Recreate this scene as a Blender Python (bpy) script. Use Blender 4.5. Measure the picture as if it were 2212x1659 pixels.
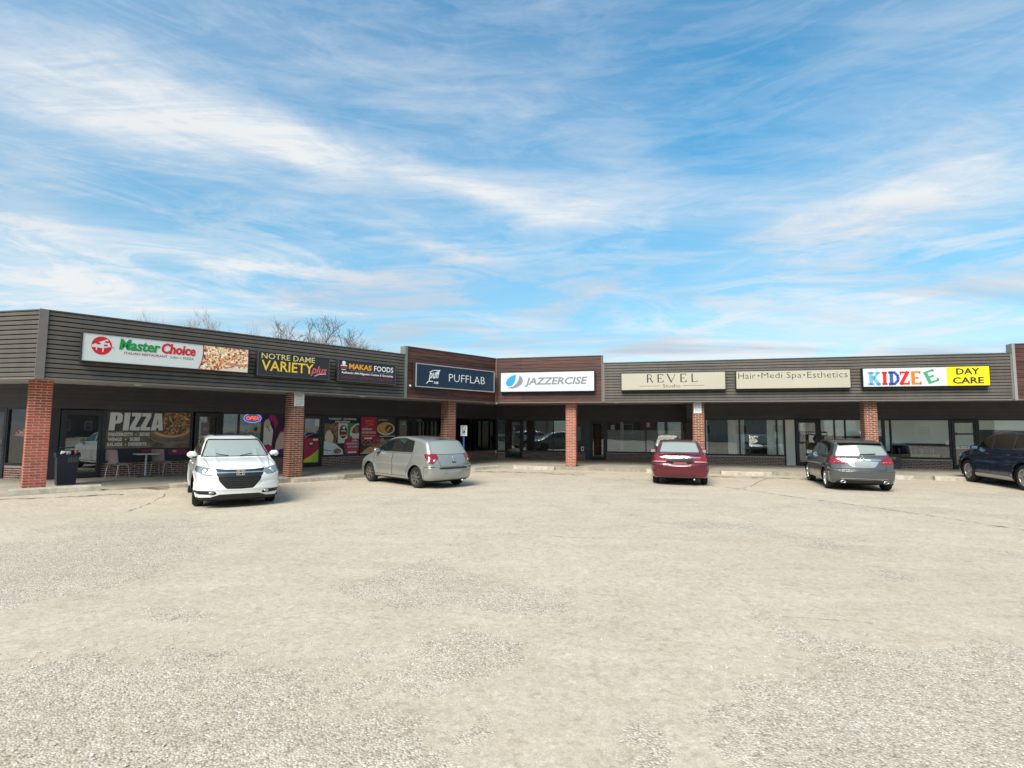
import bpy, math, random
import numpy as np
from mathutils import Matrix, Vector
from math import radians, sin, cos, pi

for o in list(bpy.data.objects): bpy.data.objects.remove(o)
SC = bpy.context.scene
COL = SC.collection

# ------------------------------------------------------------------ camera
cam_d = bpy.data.cameras.new('camera'); cam = bpy.data.objects.new('camera', cam_d); COL.objects.link(cam)
cam_d.sensor_width = 36.0; cam_d.lens = 1161.13 / 2212 * 36; cam_d.clip_start = 0.05; cam_d.clip_end = 2000
cam.matrix_world = (Matrix.Translation((0, 0, 1.6475)) @ Matrix.Rotation(radians(90) + 0.08178, 4, 'X')
                    @ Matrix.Rotation(0.00637, 4, 'Z'))
SC.camera = cam

# ------------------------------------------------------------------ sun, exposure
SUN_EL, SUN_AZ = 44, 205          # azimuth measured clockwise from +Y (behind the camera, a little to the left)
sd = bpy.data.lights.new('sun', 'SUN'); so = bpy.data.objects.new('sun', sd); COL.objects.link(so)
sd.energy = 3.2; sd.angle = radians(34); sd.color = (1.0, 0.93, 0.82)
_az = radians(SUN_AZ); _el = radians(SUN_EL)
_dir = Vector((sin(_az) * cos(_el), cos(_az) * cos(_el), sin(_el)))
so.rotation_euler = _dir.to_track_quat('Z', 'Y').to_euler()
vs = SC.view_settings
vs.view_transform = 'Standard'; vs.look = 'None'; vs.gamma = 1; vs.use_curve_mapping = False
vs.exposure = 0.85
SC.render.resolution_x = 1024; SC.render.resolution_y = 768
SC.render.engine = 'CYCLES'
SC.cycles.use_denoising = True
SC.cycles.max_bounces = 10; SC.cycles.diffuse_bounces = 6; SC.cycles.transparent_max_bounces = 12

# ------------------------------------------------------------------ node helpers
class NT:
    def __init__(s, tree): s.t = tree; s.n = tree.nodes; s.l = tree.links
    def new(s, typ, **kw):
        nd = s.n.new(typ)
        for k, v in kw.items():
            if k.startswith('i_'):
                key = k[2:]
                nd.inputs[int(key) if key.isdigit() else key.replace('_', ' ')].default_value = v
            else: setattr(nd, k, v)
        return nd
    def link(s, a, b): s.l.new(a, b)
    def math(s, op, a, b=None, clamp=False):
        nd = s.n.new('ShaderNodeMath'); nd.operation = op; nd.use_clamp = clamp
        for i, v in enumerate((a, b)):
            if v is None: continue
            if isinstance(v, (int, float)): nd.inputs[i].default_value = v
            else: s.l.new(v, nd.inputs[i])
        return nd.outputs[0]
    def mixc(s, fac, a, b, blend='MIX'):
        nd = s.n.new('ShaderNodeMix'); nd.data_type = 'RGBA'; nd.blend_type = blend
        for sock, v in ((nd.inputs[0], fac), (nd.inputs[6], a), (nd.inputs[7], b)):
            if isinstance(v, (int, float)): sock.default_value = v
            elif isinstance(v, tuple): sock.default_value = (*v[:3], 1)
            else: s.l.new(v, sock)
        return nd.outputs[2]
    def ramp(s, fac, stops, interp='LINEAR'):
        nd = s.n.new('ShaderNodeValToRGB'); cr = nd.color_ramp; cr.interpolation = interp
        while len(cr.elements) < len(stops): cr.elements.new(0.5)
        for e, (p, c) in zip(cr.elements, stops):
            e.position = p; e.color = (*c[:3], 1) if isinstance(c, tuple) else (c, c, c, 1)
        s.l.new(fac, nd.inputs[0]); return nd.outputs[0]
    def noise(s, vec, scale, detail=4, rough=0.55, dist=0.0):
        nd = s.n.new('ShaderNodeTexNoise'); nd.inputs['Scale'].default_value = scale
        nd.inputs['Detail'].default_value = detail; nd.inputs['Roughness'].default_value = rough
        nd.inputs['Distortion'].default_value = dist
        if vec is not None: s.l.new(vec, nd.inputs['Vector'])
        return nd.outputs[0]
    def mapping(s, vec, scale=(1, 1, 1), loc=(0, 0, 0), rot=(0, 0, 0)):
        nd = s.n.new('ShaderNodeMapping'); nd.inputs['Scale'].default_value = scale
        nd.inputs['Location'].default_value = loc; nd.inputs['Rotation'].default_value = rot
        s.l.new(vec, nd.inputs['Vector']); return nd.outputs[0]

def lin(h):
    h = h.lstrip('#'); out = []
    for i in (0, 2, 4):
        v = int(h[i:i + 2], 16) / 255
        out.append(v / 12.92 if v <= .04045 else ((v + .055) / 1.055) ** 2.4)
    return tuple(out)

# ------------------------------------------------------------------ world: Nishita sky with thin cirrus
def build_world():
    w = bpy.data.worlds.new('World'); SC.world = w; w.use_nodes = True
    N = NT(w.node_tree); w.node_tree.nodes.clear()
    out = N.new('ShaderNodeOutputWorld'); bg = N.new('ShaderNodeBackground'); bg.inputs['Strength'].default_value = 0.115
    N.link(bg.outputs[0], out.inputs[0])
    sky = N.new('ShaderNodeTexSky'); sky.sky_type = 'NISHITA'; sky.sun_disc = False
    sky.sun_elevation = radians(SUN_EL); sky.sun_rotation = radians(SUN_AZ)
    sky.altitude = 200; sky.air_density = 1.0; sky.dust_density = 0.6; sky.ozone_density = 1.6
    tc = N.new('ShaderNodeTexCoord'); sep = N.new('ShaderNodeSeparateXYZ'); N.link(tc.outputs['Generated'], sep.inputs[0])
    X, Y, Z = sep.outputs
    az = N.math('ARCTAN2', X, Y); el = N.math('ARCSINE', Z)
    # flat cloud deck coordinates
    den = N.math('ADD', N.math('MAXIMUM', Z, 0.0), 0.10)
    comb = N.new('ShaderNodeCombineXYZ'); N.link(N.math('DIVIDE', X, den), comb.inputs[0]); N.link(N.math('DIVIDE', Y, den), comb.inputs[1])
    deck = comb.outputs[0]
    warp = N.noise(deck, 0.55, 5, 0.6, 0.4)
    warp2 = N.noise(N.mapping(deck, loc=(7.3, 2.1, 0)), 1.6, 5, 0.6, 0.3)
    wisp = N.noise(N.mapping(deck, scale=(0.55, 1.9, 1), rot=(0, 0, radians(-24))), 1.0, 7, 0.62, 1.1)
    fine = N.noise(N.mapping(deck, scale=(0.7, 3.4, 1), rot=(0, 0, radians(-14))), 3.0, 8, 0.72, 1.6)
    veil = N.noise(N.mapping(deck, loc=(3, 9, 0)), 0.38, 4, 0.5, 0.5)
    base = N.math('ADD', N.math('MULTIPLY', wisp, 0.60), N.math('ADD', N.math('MULTIPLY', fine, 0.16), N.math('MULTIPLY', veil, 0.38)))
    cover = N.ramp(base, [(0.44, 0.03), (0.54, 0.12), (0.64, 0.26), (0.80, 0.42)])
    cover = N.math('ADD', cover, N.ramp(el, [(0.0, 0.50), (0.14, 0.28), (0.40, 0.05)]))
    # named cloud banks: (azimuth deg, elevation deg, length deg, thickness deg, tilt deg, strength)
    wa = N.math('ADD', az, N.math('MULTIPLY', N.math('SUBTRACT', warp, 0.5), 0.17))
    we = N.math('ADD', el, N.math('MULTIPLY', N.math('SUBTRACT', warp2, 0.5), 0.085))
    banks = BANKS
    tot = None
    for a, e, ln, th, ti, st in banks:
        da = N.math('SUBTRACT', wa, radians(a)); de = N.math('SUBTRACT', we, radians(e))
        c, s_ = cos(radians(ti)), sin(radians(ti))
        u = N.math('ADD', N.math('MULTIPLY', da, c / radians(ln)), N.math('MULTIPLY', de, s_ / radians(ln)))
        v = N.math('ADD', N.math('MULTIPLY', da, -s_ / radians(th)), N.math('MULTIPLY', de, c / radians(th)))
        r2 = N.math('ADD', N.math('MULTIPLY', u, u), N.math('MULTIPLY', v, v))
        g = N.math('MULTIPLY', N.math('EXPONENT', N.math('MULTIPLY', r2, -1.0)), st)
        tot = g if tot is None else N.math('ADD', tot, g)
    tex = N.math('ADD', 0.30, N.math('MULTIPLY', fine, 1.05))
    tot = N.math('MULTIPLY', tot, tex)
    # low broken cloud, stretched along the horizon, and fine filaments over everything
    cae = N.new('ShaderNodeCombineXYZ'); N.link(N.math('MULTIPLY', az, 3.0), cae.inputs[0]); N.link(N.math('MULTIPLY', el, 15.0), cae.inputs[1])
    lowc = N.noise(cae.outputs[0], 1.5, 8, 0.66, 0.9)
    fil = N.noise(N.mapping(cae.outputs[0], loc=(3, 5, 0), rot=(0, 0, radians(14))), 0.9, 9, 0.66, 1.3)
    lowm = N.math('MULTIPLY', N.ramp(lowc, [(0.44, 0.0), (0.54, 0.30), (0.68, 0.60)]), N.ramp(el, [(0.05, 0.9), (0.24, 1.0), (0.42, 0.25)]))
    cover = N.math('ADD', cover, N.math('SUBTRACT', lowm, 0.06))
    cover = N.math('ADD', cover, N.math('MULTIPLY', N.ramp(fil, [(0.48, 0.0), (0.62, 0.16), (0.78, 0.32)]), 0.5))
    tot = N.math('MULTIPLY', tot, N.ramp(fil, [(0.36, 0.85), (0.56, 1.10)]))
    cov = N.math('MINIMUM', N.math('MAXIMUM', N.math('ADD', cover, tot), 0.0), 0.97)
    # blue of this sky: lighter and a little more cyan towards the horizon
    tint = N.ramp(N.math('MULTIPLY', el, 1.0), [(0.0, (0.42, 0.78, 0.80)), (0.15, (0.38, 0.84, 0.88)), (0.30, (0.36, 0.96, 1.0)), (0.50, (0.42, 1.10, 1.16)), (0.8, (0.72, 1.28, 1.30)), (1.0, (0.8, 1.2, 1.2))])
    blue = N.mixc(1.0, sky.outputs[0], tint, 'MULTIPLY')
    gain = N.new('ShaderNodeVectorMath', operation='SCALE'); N.link(blue, gain.inputs[0]); gain.inputs['Scale'].default_value = SKY_GAIN
    # cloud body: pale with slightly greyer, mauve patches low down
    shade = N.noise(N.mapping(deck, loc=(1, 4, 0), scale=(0.5, 1.2, 1)), 0.8, 5, 0.55, 0.5)
    lowf = N.ramp(el, [(0.03, 0.9), (0.20, 0.8), (0.42, 0.1)])
    sh = N.math('MULTIPLY', N.ramp(shade, [(0.42, 0.0), (0.56, 1.0)]), lowf)
    ccol = N.mixc(sh, (CLOUD * 0.97, CLOUD * 1.0, CLOUD * 1.02), (CLOUD * 0.56, CLOUD * 0.66, CLOUD * 0.80))
    mix = N.mixc(cov, gain.outputs[0], ccol)
    N.link(mix, bg.inputs['Color'])
SKY_GAIN = 0.92
CLOUD = 4.3
BANKS = [(-40, 25.8, 9, 3.4, -4, 0.80), (-30, 26.8, 7, 2.4, -5, 0.72), (-22, 26.3, 6, 1.7, -8, 0.55), (-12, 26.0, 7, 1.4, -3, 0.52), (-1.5, 24.6, 7, 1.4, -6, 0.60),
         (7, 23.0, 6, 1.3, -6, 0.55), (13, 25.5, 8, 3.0, -20, 0.22), (-6, 18.4, 7, 0.7, -9, 0.40), (-27, 15.2, 6, 0.7, 0, 0.50), (-16, 15.1, 7, 0.55, -2, 0.48),
         (-21, 12.4, 10, 0.8, 0, 0.38), (31, 18.3, 9, 2.3, 3, 0.46), (41, 21.5, 8, 3.5, 10, 0.36), (-43, 16.8, 4, 4, 0, 0.55), (-38, 10.5, 8, 2.4, 0, 0.40),
         (10, 8.5, 26, 1.6, 0, 0.22), (35, 11, 10, 1.2, 2, 0.22), (-35, 32, 14, 3, 6, 0.12), (-10, 33, 16, 4, -5, 0.18), (24, 29, 9, 7, 5, -0.24), (10, 35, 12, 5, 0, -0.10)]
build_world()

# ------------------------------------------------------------------ materials
MATS = {}
def mat(name, col=(0.5, 0.5, 0.5), rough=0.6, metal=0.0, var=0.0, vscale=6.0, bump=0.0, bscale=40.0, coat=0.0, ior=1.45,
        emit=None, emit_s=1.0, objvar=0.0, stretch=None, dark=0.0):
    if name in MATS: return MATS[name]
    if isinstance(col, str): col = lin(col)
    m = bpy.data.materials.new(name); m.use_nodes = True; N = NT(m.node_tree)
    b = m.node_tree.nodes['Principled BSDF']
    b.inputs['Roughness'].default_value = rough; b.inputs['Metallic'].default_value = metal
    b.inputs['Coat Weight'].default_value = coat; b.inputs['Coat Roughness'].default_value = 0.06; b.inputs['IOR'].default_value = ior
    b.inputs['Base Color'].default_value = (*col, 1)
    tc = None
    def vec():
        nonlocal tc
        if tc is None: tc = N.new('ShaderNodeTexCoord')
        v = tc.outputs['Object']
        return N.mapping(v, scale=stretch) if stretch else v
    c = None
    if var:
        nz = N.noise(vec(), vscale, 5, 0.6)
        c = N.mixc(N.ramp(nz, [(0.3, 0.0), (0.7, 1.0)]), tuple(max(0, x * (1 - var)) for x in col), tuple(min(1, x * (1 + var)) for x in col))
    if objvar:
        oi = N.new('ShaderNodeObjectInfo')
        f = N.math('ADD', 1 - objvar, N.math('MULTIPLY', oi.outputs['Random'], 2 * objvar))
        vm = N.new('ShaderNodeVectorMath', operation='SCALE')
        if c is None: vm.inputs[0].default_value = col
        else: N.link(c, vm.inputs[0])
        N.link(f, vm.inputs['Scale']); c = vm.outputs[0]
    if c is not None: N.link(c, b.inputs['Base Color'])
    if bump:
        bp = N.new('ShaderNodeBump'); bp.inputs['Strength'].default_value = bump; bp.inputs['Distance'].default_value = 0.01
        N.link(N.noise(vec(), bscale, 4, 0.6), bp.inputs['Height']); N.link(bp.outputs[0], b.inputs['Normal'])
    if emit:
        e = lin(emit) if isinstance(emit, str) else emit
        b.inputs['Emission Color'].default_value = (*e, 1); b.inputs['Emission Strength'].default_value = emit_s
    MATS[name] = m; return m

def glass_mat(name, tint=(0.5, 0.55, 0.55), refl=1.0, base=None):
    """thin pane: clear-ish with fresnel reflection; base = opaque colour instead of clear"""
    if name in MATS: return MATS[name]
    m = bpy.data.materials.new(name); m.use_nodes = True; N = NT(m.node_tree); N.n.clear()
    out = N.new('ShaderNodeOutputMaterial'); mix = N.new('ShaderNodeMixShader')
    gl = N.new('ShaderNodeBsdfGlossy'); gl.inputs['Roughness'].default_value = 0.015; gl.inputs['Color'].default_value = (0.92, 0.96, 0.96, 1) if base is None else (0.95, 0.95, 0.84, 1)
    if base is None:
        a = N.new('ShaderNodeBsdfTransparent'); a.inputs['Color'].default_value = (*tint, 1)
    else:
        a = N.new('ShaderNodeBsdfDiffuse'); a.inputs['Color'].default_value = (*base, 1)
    fr = N.new('ShaderNodeFresnel'); fr.inputs['IOR'].default_value = 1.52
    geo = N.new('ShaderNodeNewGeometry')
    # a slightly wavy float glass
    tc = N.new('ShaderNodeTexCoord'); bp = N.new('ShaderNodeBump'); bp.inputs['Strength'].default_value = 0.05; bp.inputs['Distance'].default_value = 0.02
    N.link(N.noise(tc.outputs['Object'], 1.3, 1, 0.4), bp.inputs['Height']); N.link(bp.outputs[0], gl.inputs['Normal'])
    f = N.math('ADD', N.math('MULTIPLY', fr.outputs[0], 1.6 * refl), 0.02 * refl, clamp=True)
    N.link(f, mix.inputs[0]); N.link(a.outputs[0], mix.inputs[1]); N.link(gl.outputs[0], mix.inputs[2]); N.link(mix.outputs[0], out.inputs[0])
    MATS[name] = m; return m

def car_paint(name, col, rough=0.32, flake=0.0, coat=1.0):
    m = mat(name, col, rough, metal=flake, coat=coat, var=0.05, vscale=2.0)
    return m

def food_mat(name, cols, scale=9, seed=0):
    if name in MATS: return MATS[name]
    m = bpy.data.materials.new(name); m.use_nodes = True; N = NT(m.node_tree); b = m.node_tree.nodes['Principled BSDF']
    tc = N.new('ShaderNodeTexCoord'); v = N.mapping(tc.outputs['Object'], loc=(seed, seed * 2, 0))
    nz = N.new('ShaderNodeTexNoise'); nz.inputs['Scale'].default_value = scale; nz.inputs['Detail'].default_value = 3; N.link(v, nz.inputs['Vector'])
    vo = N.new('ShaderNodeTexVoronoi'); vo.inputs['Scale'].default_value = scale * 1.6
    N.link(N.mixc(0.12, v, nz.outputs['Color']), vo.inputs['Vector'])
    sp = N.new('ShaderNodeSeparateColor'); N.link(vo.outputs['Color'], sp.inputs[0])
    st = [(i / len(cols), lin(c)) for i, c in enumerate(cols)]
    N.link(N.ramp(sp.outputs[0], st, 'CONSTANT'), b.inputs['Base Color']); b.inputs['Roughness'].default_value = 0.4
    MATS[name] = m; return m

# ------------------------------------------------------------------ mesh helpers
class MB:
    def __init__(s): s.v = []; s.f = []; s.mi = []; s.m = 0; s.sm = []
    def add(s, verts, faces, smooth=False):
        n = len(s.v); s.v += [tuple(v) for v in verts]
        for f in faces: s.f.append(tuple(i + n for i in f)); s.mi.append(s.m); s.sm.append(smooth)
        return s
    def box(s, x0, x1, y0, y1, z0, z1):
        return s.add([(x0, y0, z0), (x1, y0, z0), (x1, y1, z0), (x0, y1, z0), (x0, y0, z1), (x1, y0, z1), (x1, y1, z1), (x0, y1, z1)],
                     [(0, 3, 2, 1), (4, 5, 6, 7), (0, 1, 5, 4), (1, 2, 6, 5), (2, 3, 7, 6), (3, 0, 4, 7)])
    def cbox(s, c, sz, M=None, bev=0.0):
        x, y, z = (a / 2 for a in sz); vs_ = []
        if bev:
            b = bev; k = []
            for sx in (-1, 1):
                for sy in (-1, 1):
                    for sz_ in (-1, 1):
                        k.append(((sx * (x - b), sy * (y - b), sz_ * z), (sx * (x - b), sy * y, sz_ * (z - b)), (sx * x, sy * (y - b), sz_ * (z - b))))
            pts = [p for t in k for p in t]
            import bmesh
            bm = bmesh.new(); [bm.verts.new(p) for p in pts]; bmesh.ops.convex_hull(bm, input=bm.verts); bm.verts.index_update()
            vs_ = [v.co.copy() for v in bm.verts]; fs = [tuple(v.index for v in f.verts) for f in bm.faces]; bm.free()
        else:
            vs_ = [Vector((a * x, b_ * y, c_ * z)) for a in (-1, 1) for b_ in (-1, 1) for c_ in (-1, 1)]
            fs = [(0, 1, 3, 2), (4, 6, 7, 5), (0, 4, 5, 1), (2, 3, 7, 6), (0, 2, 6, 4), (1, 5, 7, 3)]
        M = M or Matrix.Identity(4)
        return s.add([tuple((M @ Vector(v)) + Vector(c)) for v in vs_], fs)
    def prism(s, pts, y0, y1):
        """polygon in XZ (counter-clockwise seen from -y) extruded along y"""
        n = len(pts)
        s.add([(x, y0, z) for x, z in pts] + [(x, y1, z) for x, z in pts],
              [tuple(range(n)), tuple(range(2 * n - 1, n - 1, -1))] + [(i, i + n, (i + 1) % n + n, (i + 1) % n) for i in range(n)])
        return s
    def slab(s, pts, z0, z1):
        n = len(pts)
        return s.add([(x, y, z0) for x, y in pts] + [(x, y, z1) for x, y in pts],
                     [tuple(range(n - 1, -1, -1)), tuple(range(n, 2 * n))] + [(i, (i + 1) % n, (i + 1) % n + n, i + n) for i in range(n)])
    def tube(s, pts, r, n=8, caps=True, r1=None):
        pts = [Vector(p) for p in pts]; rings = []
        for i, p in enumerate(pts):
            d = (pts[min(i + 1, len(pts) - 1)] - pts[max(i - 1, 0)]).normalized()
            a = d.cross(Vector((0, 0, 1)));
            if a.length < 1e-3: a = d.cross(Vector((0, 1, 0)))
            a.normalize(); b = d.cross(a)
            rr = r if r1 is None else r + (r1 - r) * i / (len(pts) - 1)
            rings += [tuple(p + (a * cos(2 * pi * k / n) + b * sin(2 * pi * k / n)) * rr) for k in range(n)]
        fs = [(i * n + k, i * n + (k + 1) % n, (i + 1) * n + (k + 1) % n, (i + 1) * n + k) for i in range(len(pts) - 1) for k in range(n)]
        if caps: fs += [tuple(range(n - 1, -1, -1)), tuple((len(pts) - 1) * n + k for k in range(n))]
        return s.add(rings, fs, True)
    def lathe(s, prof, axis='y', n=28, c=(0, 0, 0), close=False):
        """prof: (radius, along axis)"""
        vs_ = []
        for r, h in prof:
            for k in range(n):
                a = 2 * pi * k / n
                if axis == 'y': vs_.append((c[0] + r * cos(a), c[1] + h, c[2] + r * sin(a)))
                else: vs_.append((c[0] + r * cos(a), c[1] + r * sin(a), c[2] + h))
        m = len(prof); fs = []
        for i in range(m if close else m - 1):
            j = (i + 1) % m
            for k in range(n): fs.append((i * n + k, i * n + (k + 1) % n, j * n + (k + 1) % n, j * n + k))
        return s.add(vs_, fs, True)
    def ellipse(s, cx, cz, rx, rz, y0, y1, n=24): return s.prism([(cx + rx * cos(2 * pi * k / n), cz + rz * sin(2 * pi * k / n)) for k in range(n)], y0, y1)
    def stroke(s, pts, w, y0, y1, w1=None):
        """poly-line in XZ as a flat ribbon with thickness"""
        for i in range(len(pts) - 1):
            (x0, z0), (x1, z1) = pts[i], pts[i + 1]
            d = math.hypot(x1 - x0, z1 - z0) or 1e-6; ex, ez = (x1 - x0) / d, (z1 - z0) / d
            nx, nz = -ez * w / 2, ex * w / 2; o = w * .3
            s.prism([(x0 - ex * o - nx, z0 - ez * o - nz), (x1 + ex * o - nx, z1 + ez * o - nz), (x1 + ex * o + nx, z1 + ez * o + nz), (x0 - ex * o + nx, z0 - ez * o + nz)], y0, y1)
        return s
    def mesh(s, name, mats, off=(0, 0, 0)):
        me = bpy.data.meshes.new(name)
        vs_ = s.v if not any(off) else [(x - off[0], y - off[1], z - off[2]) for x, y, z in s.v]
        me.from_pydata(vs_, [], s.f)
        mats = mats if isinstance(mats, (list, tuple)) else [mats]
        for m in mats: me.materials.append(m)
        me.polygons.foreach_set('material_index', s.mi); me.polygons.foreach_set('use_smooth', s.sm)
        me.update(); return me

ORG = {}
def link(name, data, parent=None, loc=None, mw=None):
    o = bpy.data.objects.new(name, data); COL.objects.link(o)
    if parent is not None: o.parent = parent
    if loc is not None: o.location = loc
    if mw is not None: o.matrix_world = mw
    return o
def props(o, label=None, cat=None, group=None, kind=None):
    for k, v in (('label', label), ('category', cat), ('group', group), ('kind', kind)):
        if v: o[k] = v
    return o
def thing(name, label, cat, frame=None, at=(0, 0, 0), group=None, rz=0.0):
    """an Empty at the thing's base; its parts are authored in the coordinates of its frame"""
    F = frame or Matrix.Identity(4)
    o = link(name, None); o.empty_display_size = 0.2
    o.matrix_world = F @ Matrix.Translation(at) @ Matrix.Rotation(rz, 4, 'Z')
    ORG[o.name] = (at, F, rz); props(o, label, cat, group); return o
def part(name, mb, mats, parent, label=None):
    """parent: a thing or a part of one; geometry is in frame coordinates"""
    root = parent
    while root.parent: root = root.parent
    at = ORG[root.name][0]
    o = link(name, mb.mesh(name, mats, at), parent)
    if label: o['label'] = label
    return o
def single(name, mb, mats, label, cat, frame=None, at=(0, 0, 0), group=None, kind=None):
    F = frame or Matrix.Identity(4)
    o = link(name, mb.mesh(name, mats, at)); o.matrix_world = F @ Matrix.Translation(at)
    return props(o, label, cat, group, kind)

def text_mb(body, x0, x1, z0, z1, y, bold=0.0, shear=0.0, thick=0.004, space=1.0, rot=0.0, keep=False):
    """lettering fitted to the box x0..x1, z0..z1 on the plane y, facing -y"""
    cu = bpy.data.curves.new('t', 'FONT'); cu.body = body; cu.size = 1; cu.offset = bold; cu.shear = shear; cu.space_character = space
    cu.resolution_u = 2; cu.fill_mode = 'FRONT'
    o = bpy.data.objects.new('t', cu); me = bpy.data.meshes.new_from_object(o)
    V = np.array([v.co[:] for v in me.vertices]); mn, mx = V.min(0), V.max(0)
    sx = (x1 - x0) / (mx[0] - mn[0]); sz = (z1 - z0) / (mx[1] - mn[1])
    if keep: sx = sz
    b = MB(); out = []
    cx, cz = (x0 + x1) / 2, (z0 + z1) / 2
    for p in V:
        a = x0 + (p[0] - mn[0]) * sx; c = z0 + (p[1] - mn[1]) * sz
        if rot: a, c = cx + (a - cx) * cos(rot) - (c - cz) * sin(rot), cz + (a - cx) * sin(rot) + (c - cz) * cos(rot)
        out.append((a, y, c))
    b.add(out, [tuple(p.vertices) for p in me.polygons])
    bpy.data.objects.remove(o); bpy.data.curves.remove(cu); bpy.data.meshes.remove(me)
    return b

# ------------------------------------------------------------------ frames of the facade planes
CX, CY = -0.6728, 22.2484
AL, AR, AF = 0.81107, -0.2618, -0.2094
def frame(x, y, a): return Matrix.Translation((x, y, 0)) @ Matrix.Rotation(a, 4, 'Z')
FL = frame(CX, CY, AL); FR = frame(CX, CY, AR)
EX, EY = CX - 14.29 * cos(AL), CY - 14.29 * sin(AL)
FF = frame(EX, EY, AF)
def to(F, x, y, z=0): return F @ Vector((x, y, z))
def conv(Fa, p, Fb): q = Fb.inverted() @ (Fa @ Vector((p[0], p[1], 0))); return (q.x, q.y)
WALK = 0.12; ZB, ZT, ZR, ZS = 2.68, 4.21, 4.51, 2.83
YL, YR1, YR2, YF = 4.06, 5.55, 4.25, 2.71      # wall planes behind the fascia

# ------------------------------------------------------------------ common materials
M_SIDE = mat('grey_siding', (0.088, 0.075, 0.062), 0.55, var=0.20, vscale=1.3, stretch=(1.6, 1, 0.5), objvar=0.07)
M_SIDE_D = mat('siding_shadow_gap', (0.012, 0.010, 0.009), 0.8)
M_TRIM = mat('grey_trim', (0.15, 0.132, 0.115), 0.5, var=0.06)
M_CAP = mat('roof_edge_cap', (0.07, 0.065, 0.06), 0.5)
M_WOOD = mat('red_brown_plank', (0.074, 0.027, 0.020), 0.5, var=0.75, vscale=2.4, stretch=(0.5, 1, 14), objvar=0.28, bump=0.15)
M_WOOD_D = mat('plank_backing', (0.012, 0.006, 0.006), 0.8)
M_BAND = mat('charcoal_wall_board', (0.058, 0.057, 0.064), 0.6, var=0.15, vscale=1.5, objvar=0.08)
M_SOFF = mat('soffit_board', (0.50, 0.48, 0.45), 0.7, var=0.1)
M_FRAME = mat('dark_window_frame', (0.018, 0.018, 0.022), 0.35)
M_SILL = mat('dark_sill', (0.03, 0.027, 0.028), 0.5)
M_BR1 = mat('bright_red_brick', (0.34, 0.078, 0.046), 0.85, var=0.25, vscale=14, objvar=0.22, bump=0.5, bscale=60)  # pillars share one brick; the brighter look here is put into the colour
M_MO1 = mat('pink_mortar', (0.66, 0.44, 0.36), 0.9, var=0.12, vscale=20, bump=0.4)
M_BR2 = mat('brown_brick', (0.165, 0.052, 0.029), 0.85, var=0.3, vscale=14, objvar=0.35, bump=0.5, bscale=60)  # same brick again, its duller look put into the colour
M_MO2 = mat('tan_mortar', (0.58, 0.39, 0.29), 0.9, var=0.15, vscale=20, bump=0.4)
M_BR3 = mat('shaded_wall_brick', (0.17, 0.078, 0.058), 0.85, var=0.25, vscale=14, objvar=0.35, bump=0.5, bscale=60)
M_MO3 = mat('grey_mortar', (0.56, 0.46, 0.40), 0.9, var=0.15, vscale=20, bump=0.4)
M_GLASS = glass_mat('window_glass', (0.97, 0.98, 0.98), 0.9)
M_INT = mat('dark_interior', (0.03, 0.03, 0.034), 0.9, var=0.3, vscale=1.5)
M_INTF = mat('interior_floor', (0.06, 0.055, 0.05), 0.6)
M_WHITE = mat('white_print', (0.78, 0.78, 0.76), 0.5, var=0.03)
M_BLACK = mat('black_print', (0.008, 0.008, 0.009), 0.5)
M_BLIND = mat('pale_blind', (0.88, 0.88, 0.80), 0.8, var=0.05, vscale=0.8)
M_STEEL = mat('brushed_steel', (0.5, 0.5, 0.5), 0.3, metal=0.9)
M_CONC = mat('kerb_concrete', (0.29, 0.25, 0.195), 0.9, var=0.22, vscale=5, bump=0.6, bscale=50)
M_ROOF = mat('roof_membrane', (0.12, 0.12, 0.12), 0.9)

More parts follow.
